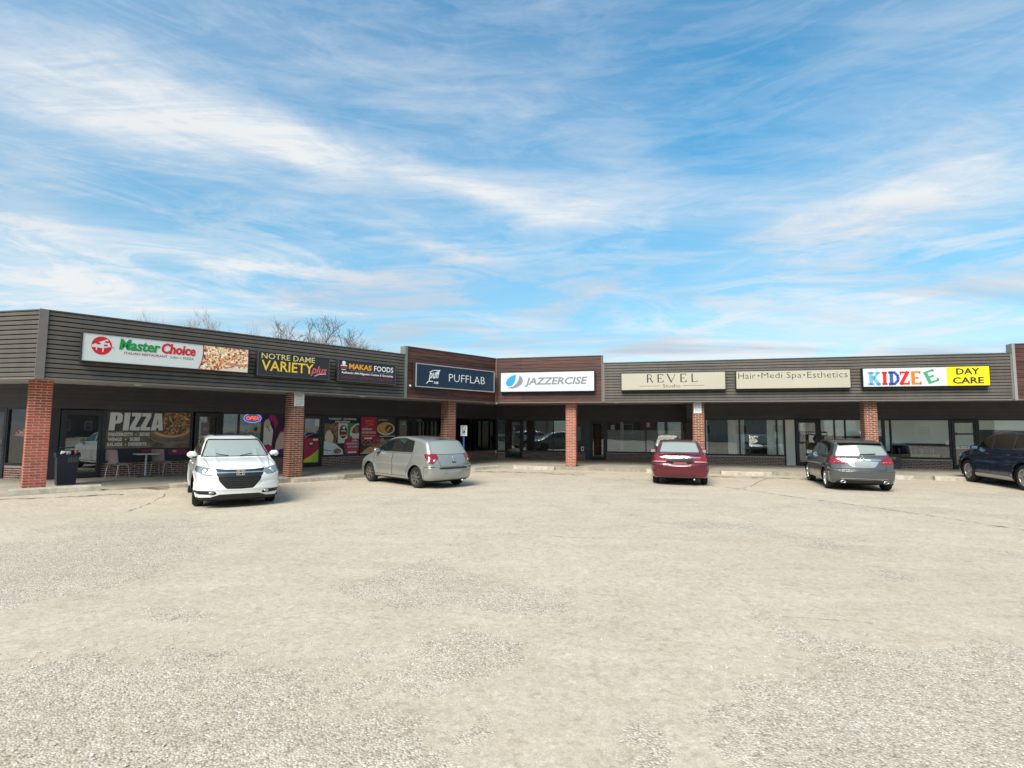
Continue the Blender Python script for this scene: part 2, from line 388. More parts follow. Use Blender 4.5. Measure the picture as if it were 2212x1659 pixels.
# ------------------------------------------------------------------ ground
def build_ground():
    m = bpy.data.materials.new('worn_pale_asphalt'); m.use_nodes = True; N = NT(m.node_tree); b = m.node_tree.nodes['Principled BSDF']
    tc = N.new('ShaderNodeTexCoord'); P = tc.outputs['Object']
    big = N.noise(P, 0.22, 4, 0.55, 0.3); mid = N.noise(P, 1.4, 5, 0.6)
    # where the fines have worn away and open aggregate shows: (x, y, rx, ry)
    pw = N.noise(P, 1.7, 5, 0.65, 0.4); pw2 = N.noise(N.mapping(P, loc=(9, 3, 0)), 1.7, 5, 0.65, 0.4)
    sx = N.new('ShaderNodeSeparateXYZ'); N.link(P, sx.inputs[0])
    wx = N.math('ADD', sx.outputs[0], N.math('MULTIPLY', N.math('SUBTRACT', pw, 0.5), 1.7)); wy = N.math('ADD', sx.outputs[1], N.math('MULTIPLY', N.math('SUBTRACT', pw2, 0.5), 1.7))
    pm = N.math('MULTIPLY', N.math('SUBTRACT', N.noise(N.mapping(P, loc=(4.2, 1.7, 0)), 0.42, 5, 0.62, 0.6), 0.56), 6.0)
    for (ax, ay, rx, ry) in ((-2.6, 2.6, 2.0, 1.5), (-0.9, 2.2, 0.75, 1.2), (-5.6, 6.6, 1.9, 2.0), (-6.2, 9.0, 1.5, .8), (-0.35, 4.15, .55, .45), (2.9, 3.0, 1.9, 1.0), (3.6, 3.4, 1.5, 1.0)):
        u = N.math('DIVIDE', N.math('SUBTRACT', wx, ax), rx); v_ = N.math('DIVIDE', N.math('SUBTRACT', wy, ay), ry)
        dd = N.math('SUBTRACT', 1.0, N.math('SQRT', N.math('ADD', N.math('MULTIPLY', u, u), N.math('MULTIPLY', v_, v_))))
        pm = N.math('MAXIMUM', pm, N.math('MULTIPLY', dd, 2.0))
    patch = N.math('MINIMUM', N.math('MAXIMUM', N.math('ADD', N.math('MULTIPLY', pm, 3.6), 0.12), 0.0), 0.95)
    # stones
    vo = N.new('ShaderNodeTexVoronoi'); vo.inputs['Scale'].default_value = 78; N.link(P, vo.inputs['Vector'])
    vo2 = N.new('ShaderNodeTexVoronoi'); vo2.inputs['Scale'].default_value = 150; N.link(P, vo2.inputs['Vector'])
    sA = N.new('ShaderNodeSeparateColor'); N.link(vo.outputs['Color'], sA.inputs[0])
    sB = N.new('ShaderNodeSeparateColor'); N.link(vo2.outputs['Color'], sB.inputs[0])
    cA = N.ramp(sA.outputs[0], [(0.0, (0.29, 0.245, 0.19)), (0.18, (0.44, 0.385, 0.305)), (0.75, (0.54, 0.485, 0.40)), (0.94, (0.60, 0.555, 0.475)), (1.0, (0.70, 0.67, 0.60))])
    edge = N.ramp(vo.outputs['Distance'], [(0.30, 1.03), (0.80, 0.74)])
    coarse = N.mixc(1.0, cA, edge, 'MULTIPLY')
    cB = N.ramp(sB.outputs[0], [(0.0, (0.29, 0.25, 0.19)), (0.25, (0.43, 0.38, 0.30)), (0.75, (0.50, 0.445, 0.355)), (1.0, (0.64, 0.58, 0.48))])
    grain = N.noise(P, 30, 6, 0.75)
    fine = N.mixc(N.ramp(grain, [(0.40, 0.0), (0.62, 1.0)]), N.mixc(0.60, cB, (0.41, 0.36, 0.28)), N.mixc(0.60, cB, (0.52, 0.465, 0.375)))
    col = N.mixc(patch, fine, coarse)
    # large tonal drift and streaks from tyres and washing
    drift = N.ramp(big, [(0.3, (0.95, 0.94, 0.925)), (0.7, (1.03, 1.025, 1.02))])
    col = N.mixc(1.0, col, drift, 'MULTIPLY')
    st = N.ramp(N.noise(N.mapping(P, scale=(0.35, 2.6, 1), rot=(0, 0, radians(12))), 1.1, 6, 0.65, 0.3), [(0.33, 0.95), (0.52, 1.0), (0.7, 1.03)])
    col = N.mixc(1.0, col, st, 'MULTIPLY')
    md = N.ramp(mid, [(0.3, (0.93, 0.91, 0.88)), (0.65, (1.03, 1.03, 1.02))])
    col = N.mixc(1.0, col, md, 'MULTIPLY')
    g2 = N.ramp(N.noise(P, 9, 6, 0.8), [(0.34, (0.90, 0.895, 0.88)), (0.5, (1.0, 1.0, 1.0)), (0.66, (1.07, 1.07, 1.07))])
    col = N.mixc(1.0, col, g2, 'MULTIPLY')
    vo3 = N.new('ShaderNodeTexVoronoi'); vo3.inputs['Scale'].default_value = 24; N.link(P, vo3.inputs['Vector'])
    s3 = N.new('ShaderNodeSeparateColor'); N.link(vo3.outputs['Color'], s3.inputs[0])
    col = N.mixc(1.0, col, N.ramp(s3.outputs[0], [(0.0, (0.86, 0.85, 0.83)), (0.2, (0.98, 0.98, 0.97)), (0.85, (1.02, 1.02, 1.02)), (1.0, (1.10, 1.10, 1.10))]), 'MULTIPLY')
    col = N.mixc(1.0, col, (1.03, 1.0, 1.0), 'MULTIPLY')
    N.link(col, b.inputs['Base Color']); b.inputs['Roughness'].default_value = 0.92
    b.inputs['Specular IOR Level'].default_value = 0.2
    h = N.mixc(patch, N.math('MULTIPLY', grain, 0.5), N.math('SUBTRACT', 1.0, vo.outputs['Distance']))
    bp = N.new('ShaderNodeBump'); bp.inputs['Strength'].default_value = 0.55; bp.inputs['Distance'].default_value = 0.012
    N.link(h, bp.inputs['Height']); N.link(bp.outputs[0], b.inputs['Normal'])
    # one sheet out to the horizon, finer near the lot; it swells gently up to the walk on the left
    xs = [-900, -300, -100, -50, -35] + [-28 + 1.0 * i for i in range(61)] + [40, 60, 120, 300, 900]
    ys = [-900, -300, -100, -40, -15, -6] + [-2 + 1.0 * i for i in range(40)] + [45, 70, 120, 300, 900]
    FLi = FL.inverted(); V = []; F = []
    for y in ys:
        for x in xs:
            q = FLi @ Vector((x, y, 0)); t = min(1, max(0, (-9.0 - q.x) / 4)); t = t * t * (3 - 2 * t)
            u = min(1, max(0, (q.y + 2.0) / 2.0)); u = u * u * (3 - 2 * u)
            z = 0.112 * t * u
            z += 0.012 * sin(x * 0.9 + y * 0.4) * sin(y * 0.7) * (1 if abs(x) < 20 and 1 < y < 12 else 0)
            V.append((x, y, z))
    nx = len(xs)
    for j in range(len(ys) - 1):
        for i in range(nx - 1): F.append((j * nx + i, j * nx + i + 1, (j + 1) * nx + i + 1, (j + 1) * nx + i))
    mb = MB(); mb.add(V, F, True)
    single('parking_lot_ground', mb, m, 'pale worn asphalt of the parking lot', None, kind='structure')
build_ground()

def ground_z(x, y):
    q = FL.inverted() @ Vector((x, y, 0)); t = min(1, max(0, (-9.0 - q.x) / 4)); t = t * t * (3 - 2 * t)
    u = min(1, max(0, (q.y + 2.0) / 2.0)); u = u * u * (3 - 2 * u)
    return 0.112 * t * u

# sidewalk: one raised slab from the kerb line to the walls
def build_walk():
    m = mat('sidewalk_concrete', (0.34, 0.295, 0.235), 0.95, var=0.22, vscale=0.9, bump=0.5, bscale=30)
    yk = 0.15
    # kerb line (world) : left facet -> left wing -> corner -> right wing
    a = to(FF, -14, -0.6); b = to(FL, -15.4, yk); c = to(FL, -0.35, yk); d = to(FR, 0.9, yk + 0.05); e = to(FR, 27, yk)
    back = [to(FR, 27, 12), to(FR, -1.6, 12), to(FL, 4.1, 12), to(FL, -13.6, 12), to(FF, -14, 12)]
    pts = [(p.x, p.y) for p in (a, b, c, d, e, *back)]
    mb = MB(); mb.slab(pts, -0.1, WALK)
    single('sidewalk', mb, m, 'covered concrete walk along the shop fronts', None, kind='structure')
    # kerb stones, a pale strip 5 mm proud of the walk
    def strip(F, x0, x1, nm='kerb'):
        mb = MB(); x = x0
        while x < x1 - 0.05:
            x2 = min(x + 2.4, x1); mb.box(x + .004, x2 - .004, yk - 0.13, yk + 0.012, -0.1, WALK + 0.006); x = x2
        single(nm, mb, M_CONC, 'pale concrete kerb edging the walk', None, FR if F is FR else FL, kind='structure')
    strip(FR, 1.0, 26); strip(FL, -11.0, -0.5)
build_walk()

# ------------------------------------------------------------------ bricks
_bm = {}
def brick_mesh(L, D, H, m):
    k = (round(L, 4), round(D, 4), round(H, 4), m.name)
    if k not in _bm:
        mb = MB(); mb.cbox((0, 0, 0), (L, D, H), bev=0.003) if False else mb.box(-L / 2, L / 2, -D / 2, D / 2, -H / 2, H / 2)
        _bm[k] = mb.mesh('brick', m)
    return _bm[k]
RB = random.Random(5)
def put_brick(parent, root_at, x, y, z, L, D, H, m):
    o = link('brick', brick_mesh(L, D, H, m), parent,
             (x - root_at[0] , y - root_at[1] + RB.uniform(-.002, .002), z - root_at[2]))
    return o
CO, BH, BL = 0.0645, 0.046, 0.21
JT = 0.018
def knee_wall(t, x0, x1, y, z1=0.52, m=M_BR3, mm=M_MO3, side=None):
    at = ORG[t.name][0]
    b = MB(); b.box(x0, x1, y + 0.008, y + 0.2, WALK - 0.02, z1)
    kw = part('knee_wall', b, mm, t)
    n = int((z1 - WALK - .01) / CO)
    for r in range(n):
        z = WALK + 0.012 + CO * r + BH / 2; x = x0 - (BL / 2 if r % 2 else 0)
        while x < x1 - 0.02:
            a, c = max(x, x0), min(x + BL - JT, x1)
            if c - a > 0.03: put_brick(kw, at, round((a + c) / 2, 4), y + 0.03, z, round(c - a, 3), 0.06, BH, m)
            x += BL
    b = MB(); b.box(x0 - .001, x1 + .001, y - 0.03, y + 0.2, z1, z1 + 0.03); part('sill', b, M_SILL, t)
    return kw

def fascia(t, x0, x1, zt, style, joint=None):
    """horizontal boards in front of a boxed canopy"""
    red = style == 'red'
    n = 13 if red else 14
    h = (zt - ZB - 0.03) / n
    b = MB(); b.box(x0 + .003, x1 - .003, 0.012, 0.26, ZB + 0.02, zt); part('fascia_backing', b, M_WOOD_D if red else M_SIDE_D, t)
    for k in range(n):
        z = ZB + 0.03 + k * h
        for (a, c) in ([(x0, joint - .003), (joint + .003, x1)] if joint else [(x0, x1)]):
            b = MB()
            if red: b.add([(a, -.012, z + .008), (c, -.012, z + .008), (c, -.010, z + h - .002), (a, -.010, z + h - .002), (a, .012, z + .008), (c, .012, z + .008), (c, .012, z + h - .002), (a, .012, z + h - .002)],
                          [(0, 1, 2, 3), (1, 5, 6, 2), (5, 4, 7, 6), (4, 0, 3, 7), (3, 2, 6, 7), (4, 5, 1, 0)])
            else:
                # a lapped board: its foot stands proud, its head tucks under the one above
                yb, ym, yt = -.024, -.020, .004
                prof = [(yb, z + .020), (ym, z + h * .80), (-.006, z + h - .002), (.012, z + h - .002), (.012, z + .020)]
                V = [(a, p, q) for p, q in prof] + [(c, p, q) for p, q in prof]
                b.add(V, [(0, 5, 6, 1), (1, 6, 7, 2), (2, 7, 8, 3), (3, 8, 9, 4), (4, 9, 5, 0), (4, 3, 2, 1, 0)[::-1] if False else (0, 1, 2, 3, 4), (9, 8, 7, 6, 5)])
            part('siding_board', b, M_WOOD if red else M_SIDE, t)
    b = MB(); b.box(x0, x1, -.035, .27, zt, zt + .03); part('roof_edge', b, M_CAP, t)
    b = MB(); b.box(x0, x1, -.03, .05, ZB - .015, ZB + .03); part('bottom_trim', b, mat('red_trim', (0.16, 0.10, 0.085), 0.5) if red else M_TRIM, t)

def poly_part(name, t, pts, z0, z1, m):
    b = MB(); b.slab(pts, z0, z1); return part(name, b, m, t)

def wall_box(t, x0, x1, y, z0=WALK - .02, z1=ZS, m=M_BAND, name='wall', d=0.2):
    b = MB(); b.box(x0, x1, y, y + d, z0, z1); return part(name, b, m, t)

def band(t, x0, x1, y, z0=2.12):
    n = 5; h = (ZS - z0) / n
    b = MB(); b.box(x0, x1, y + .012, y + .2, z0, ZS); part('wall_backing', b, M_SIDE_D, t)
    for k in range(n):
        b = MB(); z = z0 + k * h; b.box(x0, x1, y - .012, y + .012, z + .006, z + h); part('wall_board', b, M_BAND, t)

def window(t, x0, x1, z0, z1, y, mull=(), fw=0.05, glass=None, mh=()):
    """frame with mullions, one pane per light"""
    b = MB(); d0, d1 = y - .02, y + .08
    b.box(x0, x1, d0, d1, z1 - fw, z1); b.box(x0, x1, d0, d1, z0, z0 + fw * .8)
    xs = [x0] + list(mull) + [x1]
    b.box(x0, x0 + fw, d0, d1, z0 + fw * .8, z1 - fw); b.box(x1 - fw, x1, d0, d1, z0 + fw * .8, z1 - fw)
    for q in mull: b.box(q - fw / 2, q + fw / 2, d0, d1, z0 + fw * .8, z1 - fw)
    w = part('window', b, M_FRAME, t)
    for i in range(len(xs) - 1):
        a = xs[i] + (fw if i == 0 else fw / 2); c = xs[i + 1] - (fw if i == len(xs) - 2 else fw / 2)
        g = MB(); g.box(a, c, y + .022, y + .030, z0 + fw * .8, z1 - fw); part('pane', g, glass or M_GLASS, w)
    return w

def door(t, x0, x1, y, z0=WALK + .01, z1=2.09, hinge='l', glass=None, fw=0.055, leaf=0.075, bottom=0.16):
    b = MB(); d0, d1 = y - .03, y + .09
    b.box(x0, x0 + fw, d0, d1, z0, z1); b.box(x1 - fw, x1, d0, d1, z0, z1); b.box(x0 + fw, x1 - fw, d0, d1, z1 - fw, z1)
    part('door_frame', b, M_FRAME, t)
    a, c, tz = x0 + fw + .004, x1 - fw - .004, z1 - fw - .004
    b = MB(); e0, e1 = y - .005, y + .04
    b.box(a, a + leaf, e0, e1, z0 + .01, tz); b.box(c - leaf, c, e0, e1, z0 + .01, tz)
    b.box(a + leaf, c - leaf, e0, e1, tz - leaf, tz); b.box(a + leaf, c - leaf, e0, e1, z0 + .01, z0 + bottom)
    dr = part('door', b, M_FRAME, t)
    g = MB(); g.box(a + leaf, c - leaf, y + .012, y + .020, z0 + bottom, tz - leaf); part('pane', g, glass or M_GLASS, dr)
    hx = c - leaf / 2 if hinge == 'l' else a + leaf / 2
    h = MB(); h.tube([(hx, y - .006, 0.98), (hx, y - .055, 0.99), (hx, y - .055, 1.23), (hx, y - .006, 1.24)], 0.012); part('handle', h, M_STEEL, dr)
    return dr

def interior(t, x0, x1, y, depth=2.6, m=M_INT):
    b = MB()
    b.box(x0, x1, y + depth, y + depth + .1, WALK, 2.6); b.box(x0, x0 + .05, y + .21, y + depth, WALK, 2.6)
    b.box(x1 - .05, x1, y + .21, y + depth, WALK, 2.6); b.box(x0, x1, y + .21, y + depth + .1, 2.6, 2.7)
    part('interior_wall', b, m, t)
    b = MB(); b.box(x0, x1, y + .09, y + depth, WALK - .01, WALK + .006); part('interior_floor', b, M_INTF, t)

def flat(name, t, shapes, y, m, step=0.002, label=None):
    """a printed sheet: list of (kind, data, material)"""
    mats = []; b = MB()
    for i, (k, d, mm) in enumerate(shapes):
        if mm not in mats: mats.append(mm)
        b.m = mats.index(mm); y1 = y - step * i * 0.35; y0 = y1 - step
        if k == 'r': b.box(d[0], d[1], y0, y1, d[2], d[3])
        elif k == 'e': b.ellipse(d[0], d[1], d[2], d[3], y0, y1)
        elif k == 'p': b.prism(d, y0, y1)
        elif k == 's': b.stroke(d[0], d[1], y0, y1)
    return part(name, b, mats, t, label)
def words(t, body, x0, x1, z0, z1, y, m, bold=0.0, shear=0.0, name='lettering', rot=0.0, thick=None):
    return part(name, text_mb(body, x0, x1, z0, z1, y, bold, shear, rot=rot), m, t)

def blind_slats(t, x0, x1, z0, z1, y, m=M_BLIND, p=0.05, parent=None):
    b = MB(); z = z0
    while z < z1 - .01:
        b.add([(x0, y, z), (x1, y, z), (x1, y + .022, z + p * .82), (x0, y + .022, z + p * .82)], [(0, 1, 2, 3)]); z += p
    return part('blind', b, m, parent or t)
def sheet(name, t, x0, x1, z0, z1, y, m, label=None):
    b = MB(); b.box(x0, x1, y, y + .004, z0, z1); return part(name, b, m, t, label)

def drape(t, x0, x1, z0, z1, y, m, folds=None):
    n = int((x1 - x0) / 0.012); b = MB(); V = []
    for i in range(n + 1):
        x = x0 + (x1 - x0) * i / n; dy = 0.022 * sin(i * 2 * pi / 8.0) + 0.008 * sin(i * 1.7)
        V += [(x, y + dy, z0), (x, y + dy * .8, z1)]
    b.add(V, [(2 * i, 2 * i + 2, 2 * i + 3, 2 * i + 1) for i in range(n)], True); return part('curtain', b, m, t)

def body_back(t, pts, z=3.6):
    poly_part('roof', t, pts, z, z + .12, M_ROOF)

# ================================================================== SHOP UNITS (each a building of the row)
def shop(label, F, x, group='shop units of the plaza'): return thing('shop_unit', label, 'shop', F, (x, 0, 0), group)

M_CURT = mat('ivory_curtain', (0.80, 0.78, 0.70), 0.9, var=0.08, vscale=3)
M_PANEL = mat('pale_grey_panel', (0.68, 0.68, 0.63), 0.7, var=0.07, vscale=1.2)
M_BROWNP = mat('brown_wall_paint', (0.045, 0.025, 0.02), 0.6)

# corner where the facet wall and the left wing wall meet (left wing s = -13.6)
cL = (-13.6, YL); cF = conv(FL, cL, FF)
# --- A: unit round the corner at the far left
t = shop('grey-sided unit round the far left corner with white slatted blinds in its windows', FF, -9.0)
fascia(t, -9.0, -.06, ZT, 'grey')
poly_part('soffit', t, [(-9, .26), (-.26, .26), cF, (-9, cF[1])], ZS, ZS + .05, M_SOFF)
band(t, -9.0, cF[0] - .02, cF[1], 2.14)
knee_wall(t, -4.66, cF[0] - .02, cF[1], 0.50); wall_box(t, -9, -6.2, cF[1])
window(t, -4.66, cF[0] - .25, .53, 2.14, cF[1], mull=(-3.3,))
door(t, -5.62, -4.66, cF[1], z1=2.14, bottom=0.2)
window(t, -6.2, -5.62, WALK, 2.14, cF[1])
wall_box(t, cF[0] - .25, cF[0] - .02, cF[1], z0=.53, z1=2.14)
blind_slats(t, -4.60, cF[0] - .3, 1.40, 2.08, cF[1] + .05)
sheet('blind', t, -4.60, cF[0] - .3, .58, 1.40, cF[1] + .055, M_BLIND)
sheet('window_bar', t, -4.60, cF[0] - .3, .86, .90, cF[1] + .045, M_WHITE); sheet('window_bar', t, -4.60, cF[0] - .3, .925, .94, cF[1] + .045, M_BLACK)
blind_slats(t, -5.5, -4.78, 1.1, 2.0, cF[1] + .06); sheet('blind', t, -5.5, -4.78, .35, 1.1, cF[1] + .06, M_BLIND)
flat('window_print', t, [('e', (-3.95, 1.42, .42, .10), food_mat('salad_print', ['#7a2030', '#c8c8b8', '#903040', '#d0a090', '#b05060'], 16)), ('e', (-3.95, 1.37, .44, .05), mat('bread_print', (0.45, 0.28, 0.24)))], cF[1] + .02, M_WHITE)
interior(t, -9, cF[0] - .05, cF[1]); body_back(t, [(-9, .26), (-.3, .26), cF, conv(FL, (-13.6, 12), FF), (-9, 9)])

# --- B: pizza unit
t = shop('grey-sided unit with the large pizza poster in its window and cafe chairs outside', FL, -14.29)
b = MB(); b.box(-14.36, -14.20, -.045, .03, ZB - .015, ZT + .03); part('corner_trim', b, M_TRIM, t)
fascia(t, -14.20, -9.78, ZT, 'grey')
poly_part('soffit', t, [(-14.15, .26), (-9.78, .26), (-9.78, YL), (-13.6, YL)], ZS, ZS + .05, M_SOFF)
band(t, -13.6, -9.98, YL)
wall_box(t, -13.6, -13.40, YL, z1=2.12, m=mat('grey_side_panel', (0.035, 0.037, 0.042), 0.5))
door(t, -13.38, -12.38, YL, hinge='l')
knee_wall(t, -12.38, -9.98, YL); window(t, -12.38, -10.02, .55, 2.12, YL)
interior(t, -13.6, -9.98, YL); body_back(t, [(-14.2, .26), (-9.98, .26), (-9.98, 12), (-13.6, 12)])
y = YL + .018
PZ = food_mat('baked_pizza_print', ['#7a4a28', '#b08850', '#8a3a26', '#c8a468', '#54402c', '#a06838', '#3a2a1c'], 13)
DK = mat('poster_dark', (0.0697, 0.0589, 0.0558)); DB = mat('poster_dark_brown', (0.217, 0.157, 0.119), var=.5, vscale=4); WH = M_WHITE
GW = mat('poster_grey_white', (0.8, 0.8, 0.76)) if 1 else mat('x', (0.85, 0.85, 0.85)); GS = mat('poster_blue_shadow', (0.0155, 0.0465, 0.093))
flat('window_poster', t, [('r', (-12.33, -10.08, .96, 2.08), DB), ('r', (-12.33, -10.85, 1.48, 2.08), mat('poster_mixed_dark', (0.0775, 0.0853, 0.0775), var=.6, vscale=5)), ('e', (-10.62, 1.55, .52, .28), mat('poster_crust', (0.738, 0.413, 0.195))), ('e', (-10.60, 1.60, .50, .26), PZ),
     ('p', [(-11.0, 1.62), (-10.1, 1.60), (-10.1, 2.06), (-10.75, 2.06), (-11.0, 1.9)], PZ),
     ('s', ([(-11.25, 1.30), (-11.05, 1.17), (-10.75, 1.10), (-10.2, 1.13)], .03), mat('poster_rim', (0.347, 0.26, 0.217)))], y, DK)
for d, mm, q in ((.035, GS, .004), (0, GW, .007)):
    def pz(pts, x0=-12.27 + d, z0=1.50 - d): return [(x0 + a * 1.41, z0 + c * .54) for a, c in pts]
    for nm, shapes in (('P', [[(0, 0), (.105, 0), (.115, .38), (.20, .40), (.235, .50), (.24, .85), (.215, .97), (.17, 1), (.02, 1)]]), ('I', [[(.25, 0), (.355, 0), (.375, 1), (.27, 1)]]),
                       ('Z', [[(.375, 0), (.56, 0), (.56, .19), (.475, .19), (.575, .82), (.58, 1), (.40, 1), (.40, .80), (.475, .80), (.375, .18)]]), ('Z', [[(.57, 0), (.755, 0), (.755, .19), (.67, .19), (.765, .82), (.765, 1), (.59, 1), (.59, .80), (.67, .80), (.57, .18)]]),
                       ('A', [[(.765, 0), (.865, 0), (.875, .14), (.91, .14), (.915, 0), (1.0, 0), (.965, 1), (.83, 1)]])):
        b = MB()
        for p_ in shapes: b.prism(pz(p_), y - q - .002, y - q)
        part('letter', b, mm, t)
        if nm in 'PA':
            b = MB(); b.prism(pz([(.115, .55), (.14, .56), (.145, .82), (.118, .84)] if nm == 'P' else [(.873, .32), (.90, .32), (.893, .70)]), y - q - .003, y - q - .0021); part('counter', b, GS, t)
for s_, a, c, z in (('PANZEROTTI', -12.26, -11.66, 1.33), ('SIDES', -11.48, -11.21, 1.33), ('WINGS', -12.27, -11.92, 1.18), ('SUBS', -11.72, -11.46, 1.18), ('SALADS', -12.28, -11.90, 1.03), ('DESSERTS', -11.75, -11.28, 1.03)):
    words(t, s_, a, c, z, z + .105, y - .006, GW, bold=0.04)
for x_, z in ((-11.57, 1.38), (-11.82, 1.23), (-11.82, 1.08)): flat('bullet', t, [('e', (x_, z, .018, .018), GW)], y - .006, GW)
flat('window_poster', t, [('r', (-12.33, -10.08, .58, .955), mat('poster_night', (0.031, 0.0279, 0.0465))), ('r', (-12.30, -12.05, .60, .93), mat('poster_teal_grey', (0.217, 0.283, 0.283))), ('r', (-12.14, -12.0, .60, .80), GW),
     ('r', (-11.4, -11.05, .84, .90), mat('poster_wine', (0.283, 0.026, 0.0651))), ('r', (-10.66, -10.15, .74, .90), mat('poster_wine', (0.283, 0.026, 0.0651))), ('e', (-10.5, .84, .06, .025), mat('poster_pink', (0.85, 0.434, 0.543)))], y, DK)

# --- C: variety unit
t = shop('grey-sided unit with a lit open sign in its window and a tall portrait poster', FL, -9.78)
fascia(t, -9.78, -7.35, ZT, 'grey')
poly_part('soffit', t, [(-9.78, .26), (-7.35, .26), (-7.35, 2), (-6.35, YL), (-9.78, YL)], ZS, ZS + .05, M_SOFF)
band(t, -9.98, -6.35, YL)
door(t, -9.96, -9.16, YL); knee_wall(t, -9.14, -6.35, YL); window(t, -9.14, -6.40, .55, 2.12, YL, mull=(-8.58, -7.78))
interior(t, -9.98, -6.35, YL, m=mat('cool_interior', (0.035, 0.04, 0.045), 0.9, var=.7, vscale=2)); body_back(t, [(-9.98, .26), (-6.35, .26), (-6.35, 12), (-9.98, 12)])
sheet('mottled_sheet', t, -9.06, -8.66, 1.42, 2.06, YL + .07, mat('mottled_grey', (0.10, 0.115, 0.115), 0.7, var=.5, vscale=9))  # matte mottled grey sheet behind the pane
sheet('mottled_sheet', t, -9.80, -9.32, 1.38, 1.98, YL + .07, mat('mottled_grey', (0.10, 0.115, 0.115), 0.7, var=.5, vscale=9))
flat('notice', t, [('r', (-9.76, -9.52, 1.35, 1.77), mat('mauve_paper', (0.22, 0.17, 0.21))), ('e', (-9.64, 1.55, .07, .06), mat('mauve_ink', (0.35, 0.28, 0.34)))], YL + .008, WH)
SK = mat('poster_skin', (0.85, 0.564, 0.477)); MG = mat('poster_magenta', (0.477, 0.0325, 0.174)); PU = mat('poster_purple', (0.108, 0.026, 0.174)); CR = mat('poster_cream', (0.85, 0.85, 0.781)); RD = mat('poster_red', (0.651, 0.026, 0.0651))
flat('window_poster', t, [('r', (-7.74, -6.46, .59, 2.08), mat('poster_deep_purple', (0.0465, 0.0186, 0.0543))),
     ('p', [(-7.72, 1.0), (-7.42, .95), (-7.38, 1.5), (-7.5, 1.75), (-7.72, 1.8)], CR), ('p', [(-7.70, .66), (-7.4, .66), (-7.38, .92), (-7.55, 1.02), (-7.72, .92)], RD),
     ('p', [(-7.62, 1.9), (-7.50, 2.06), (-7.32, 2.04), (-7.22, 1.80), (-7.30, 1.55), (-7.40, 1.85)], MG), ('e', (-7.60, 1.74, .11, .17), SK),
     ('p', [(-7.30, .72), (-7.08, .70), (-6.86, .95), (-6.78, 1.3), (-6.86, 1.55), (-7.12, 1.45), (-7.26, 1.1)], SK),
     ('p', [(-7.12, 1.40), (-6.9, 1.72), (-6.55, 1.95), (-6.48, 1.5), (-6.85, 1.5)], RD), ('p', [(-7.0, 1.55), (-6.8, 1.72), (-6.5, 1.72), (-6.5, 1.55)], SK),
     ('e', (-6.98, .72, .22, .12), PU), ('e', (-6.7, .95, .12, .10), CR), ('r', (-6.9, -6.72, 1.12, 1.5), mat('poster_khaki', (0.434, 0.413, 0.304))),
     ('s', ([(-7.62, 1.70), (-7.56, 1.55), (-7.50, 1.48)], .025), MG), ('e', (-6.80, .74, .13, .05), SK)], y, DK)
YG = mat('sticker_olive', (0.42, 0.42, 0.20), var=.3, vscale=14)
flat('sticker', t, [('e', (-8.00, 1.555, .155, .155), YG), ('e', (-8.0, 1.55, .075, .07), mat('sticker_slate', (0.06, 0.08, 0.09)))], YL + .018, YG)
flat('sticker', t, [('e', (-8.30, 1.47, .055, .055), YG)], YL + .018, YG)
# --- D: african kitchen unit
t = shop('grey-sided unit with crimson and green food posters filling its windows', FL, -7.35)
fascia(t, -7.35, -4.53, ZT, 'grey')
poly_part('soffit', t, [(-7.35, .26), (-4.53, .26), (-4.53, 2), (-2.06, YL), (-6.35, YL), (-7.35, 2)], ZS, ZS + .05, M_SOFF)
band(t, -6.35, -2.06, YL)
door(t, -6.33, -5.48, YL); knee_wall(t, -5.46, -2.06, YL); window(t, -5.46, -2.06, .50, 2.12, YL, mull=(-3.83,))
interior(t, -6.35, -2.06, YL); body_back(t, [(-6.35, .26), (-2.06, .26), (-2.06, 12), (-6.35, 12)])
GR = mat('poster_green', (0.076, 0.304, 0.119)); CM = mat('poster_crimson', (0.521, 0.0304, 0.0868)); NV = mat('poster_navy', (0.0186, 0.031, 0.0697)); OR = mat('poster_orange', (0.85, 0.26, 0.0651)); LG = mat('poster_lime', (0.477, 0.694, 0.0868)); YE = mat('poster_yellow', (0.85, 0.781, 0.0651))
ST = food_mat('stew_print', ['#7c5236', '#a4764c', '#5c3a28', '#c09468', '#8a4a2c'], 18, 3)
flat('door_poster', t, [('r', (-6.20, -5.60, .22, 1.22), CM), ('p', [(-6.20, .22), (-5.60, .22), (-5.60, .78), (-5.9, .55), (-6.20, .40)], YE), ('p', [(-5.95, .22), (-5.60, .22), (-5.60, .80), (-5.80, .60)], LG), ('e', (-5.92, .96, .10, .12), DK), ('e', (-5.92, 1.0, .07, .04), GW), ('r', (-5.99, -5.84, .89, .91), RD), ('r', (-5.85, -5.65, 1.12, 1.19), GW)], YL + .008, DK)
flat('notice', t, [('r', (-5.79, -5.62, 1.66, 1.95), GW)], YL + .008, WH); flat('notice', t, [('r', (-6.10, -5.72, 1.43, 1.69), mat('paper_cream', (0.5, 0.49, 0.42)))], YL + .006, WH)
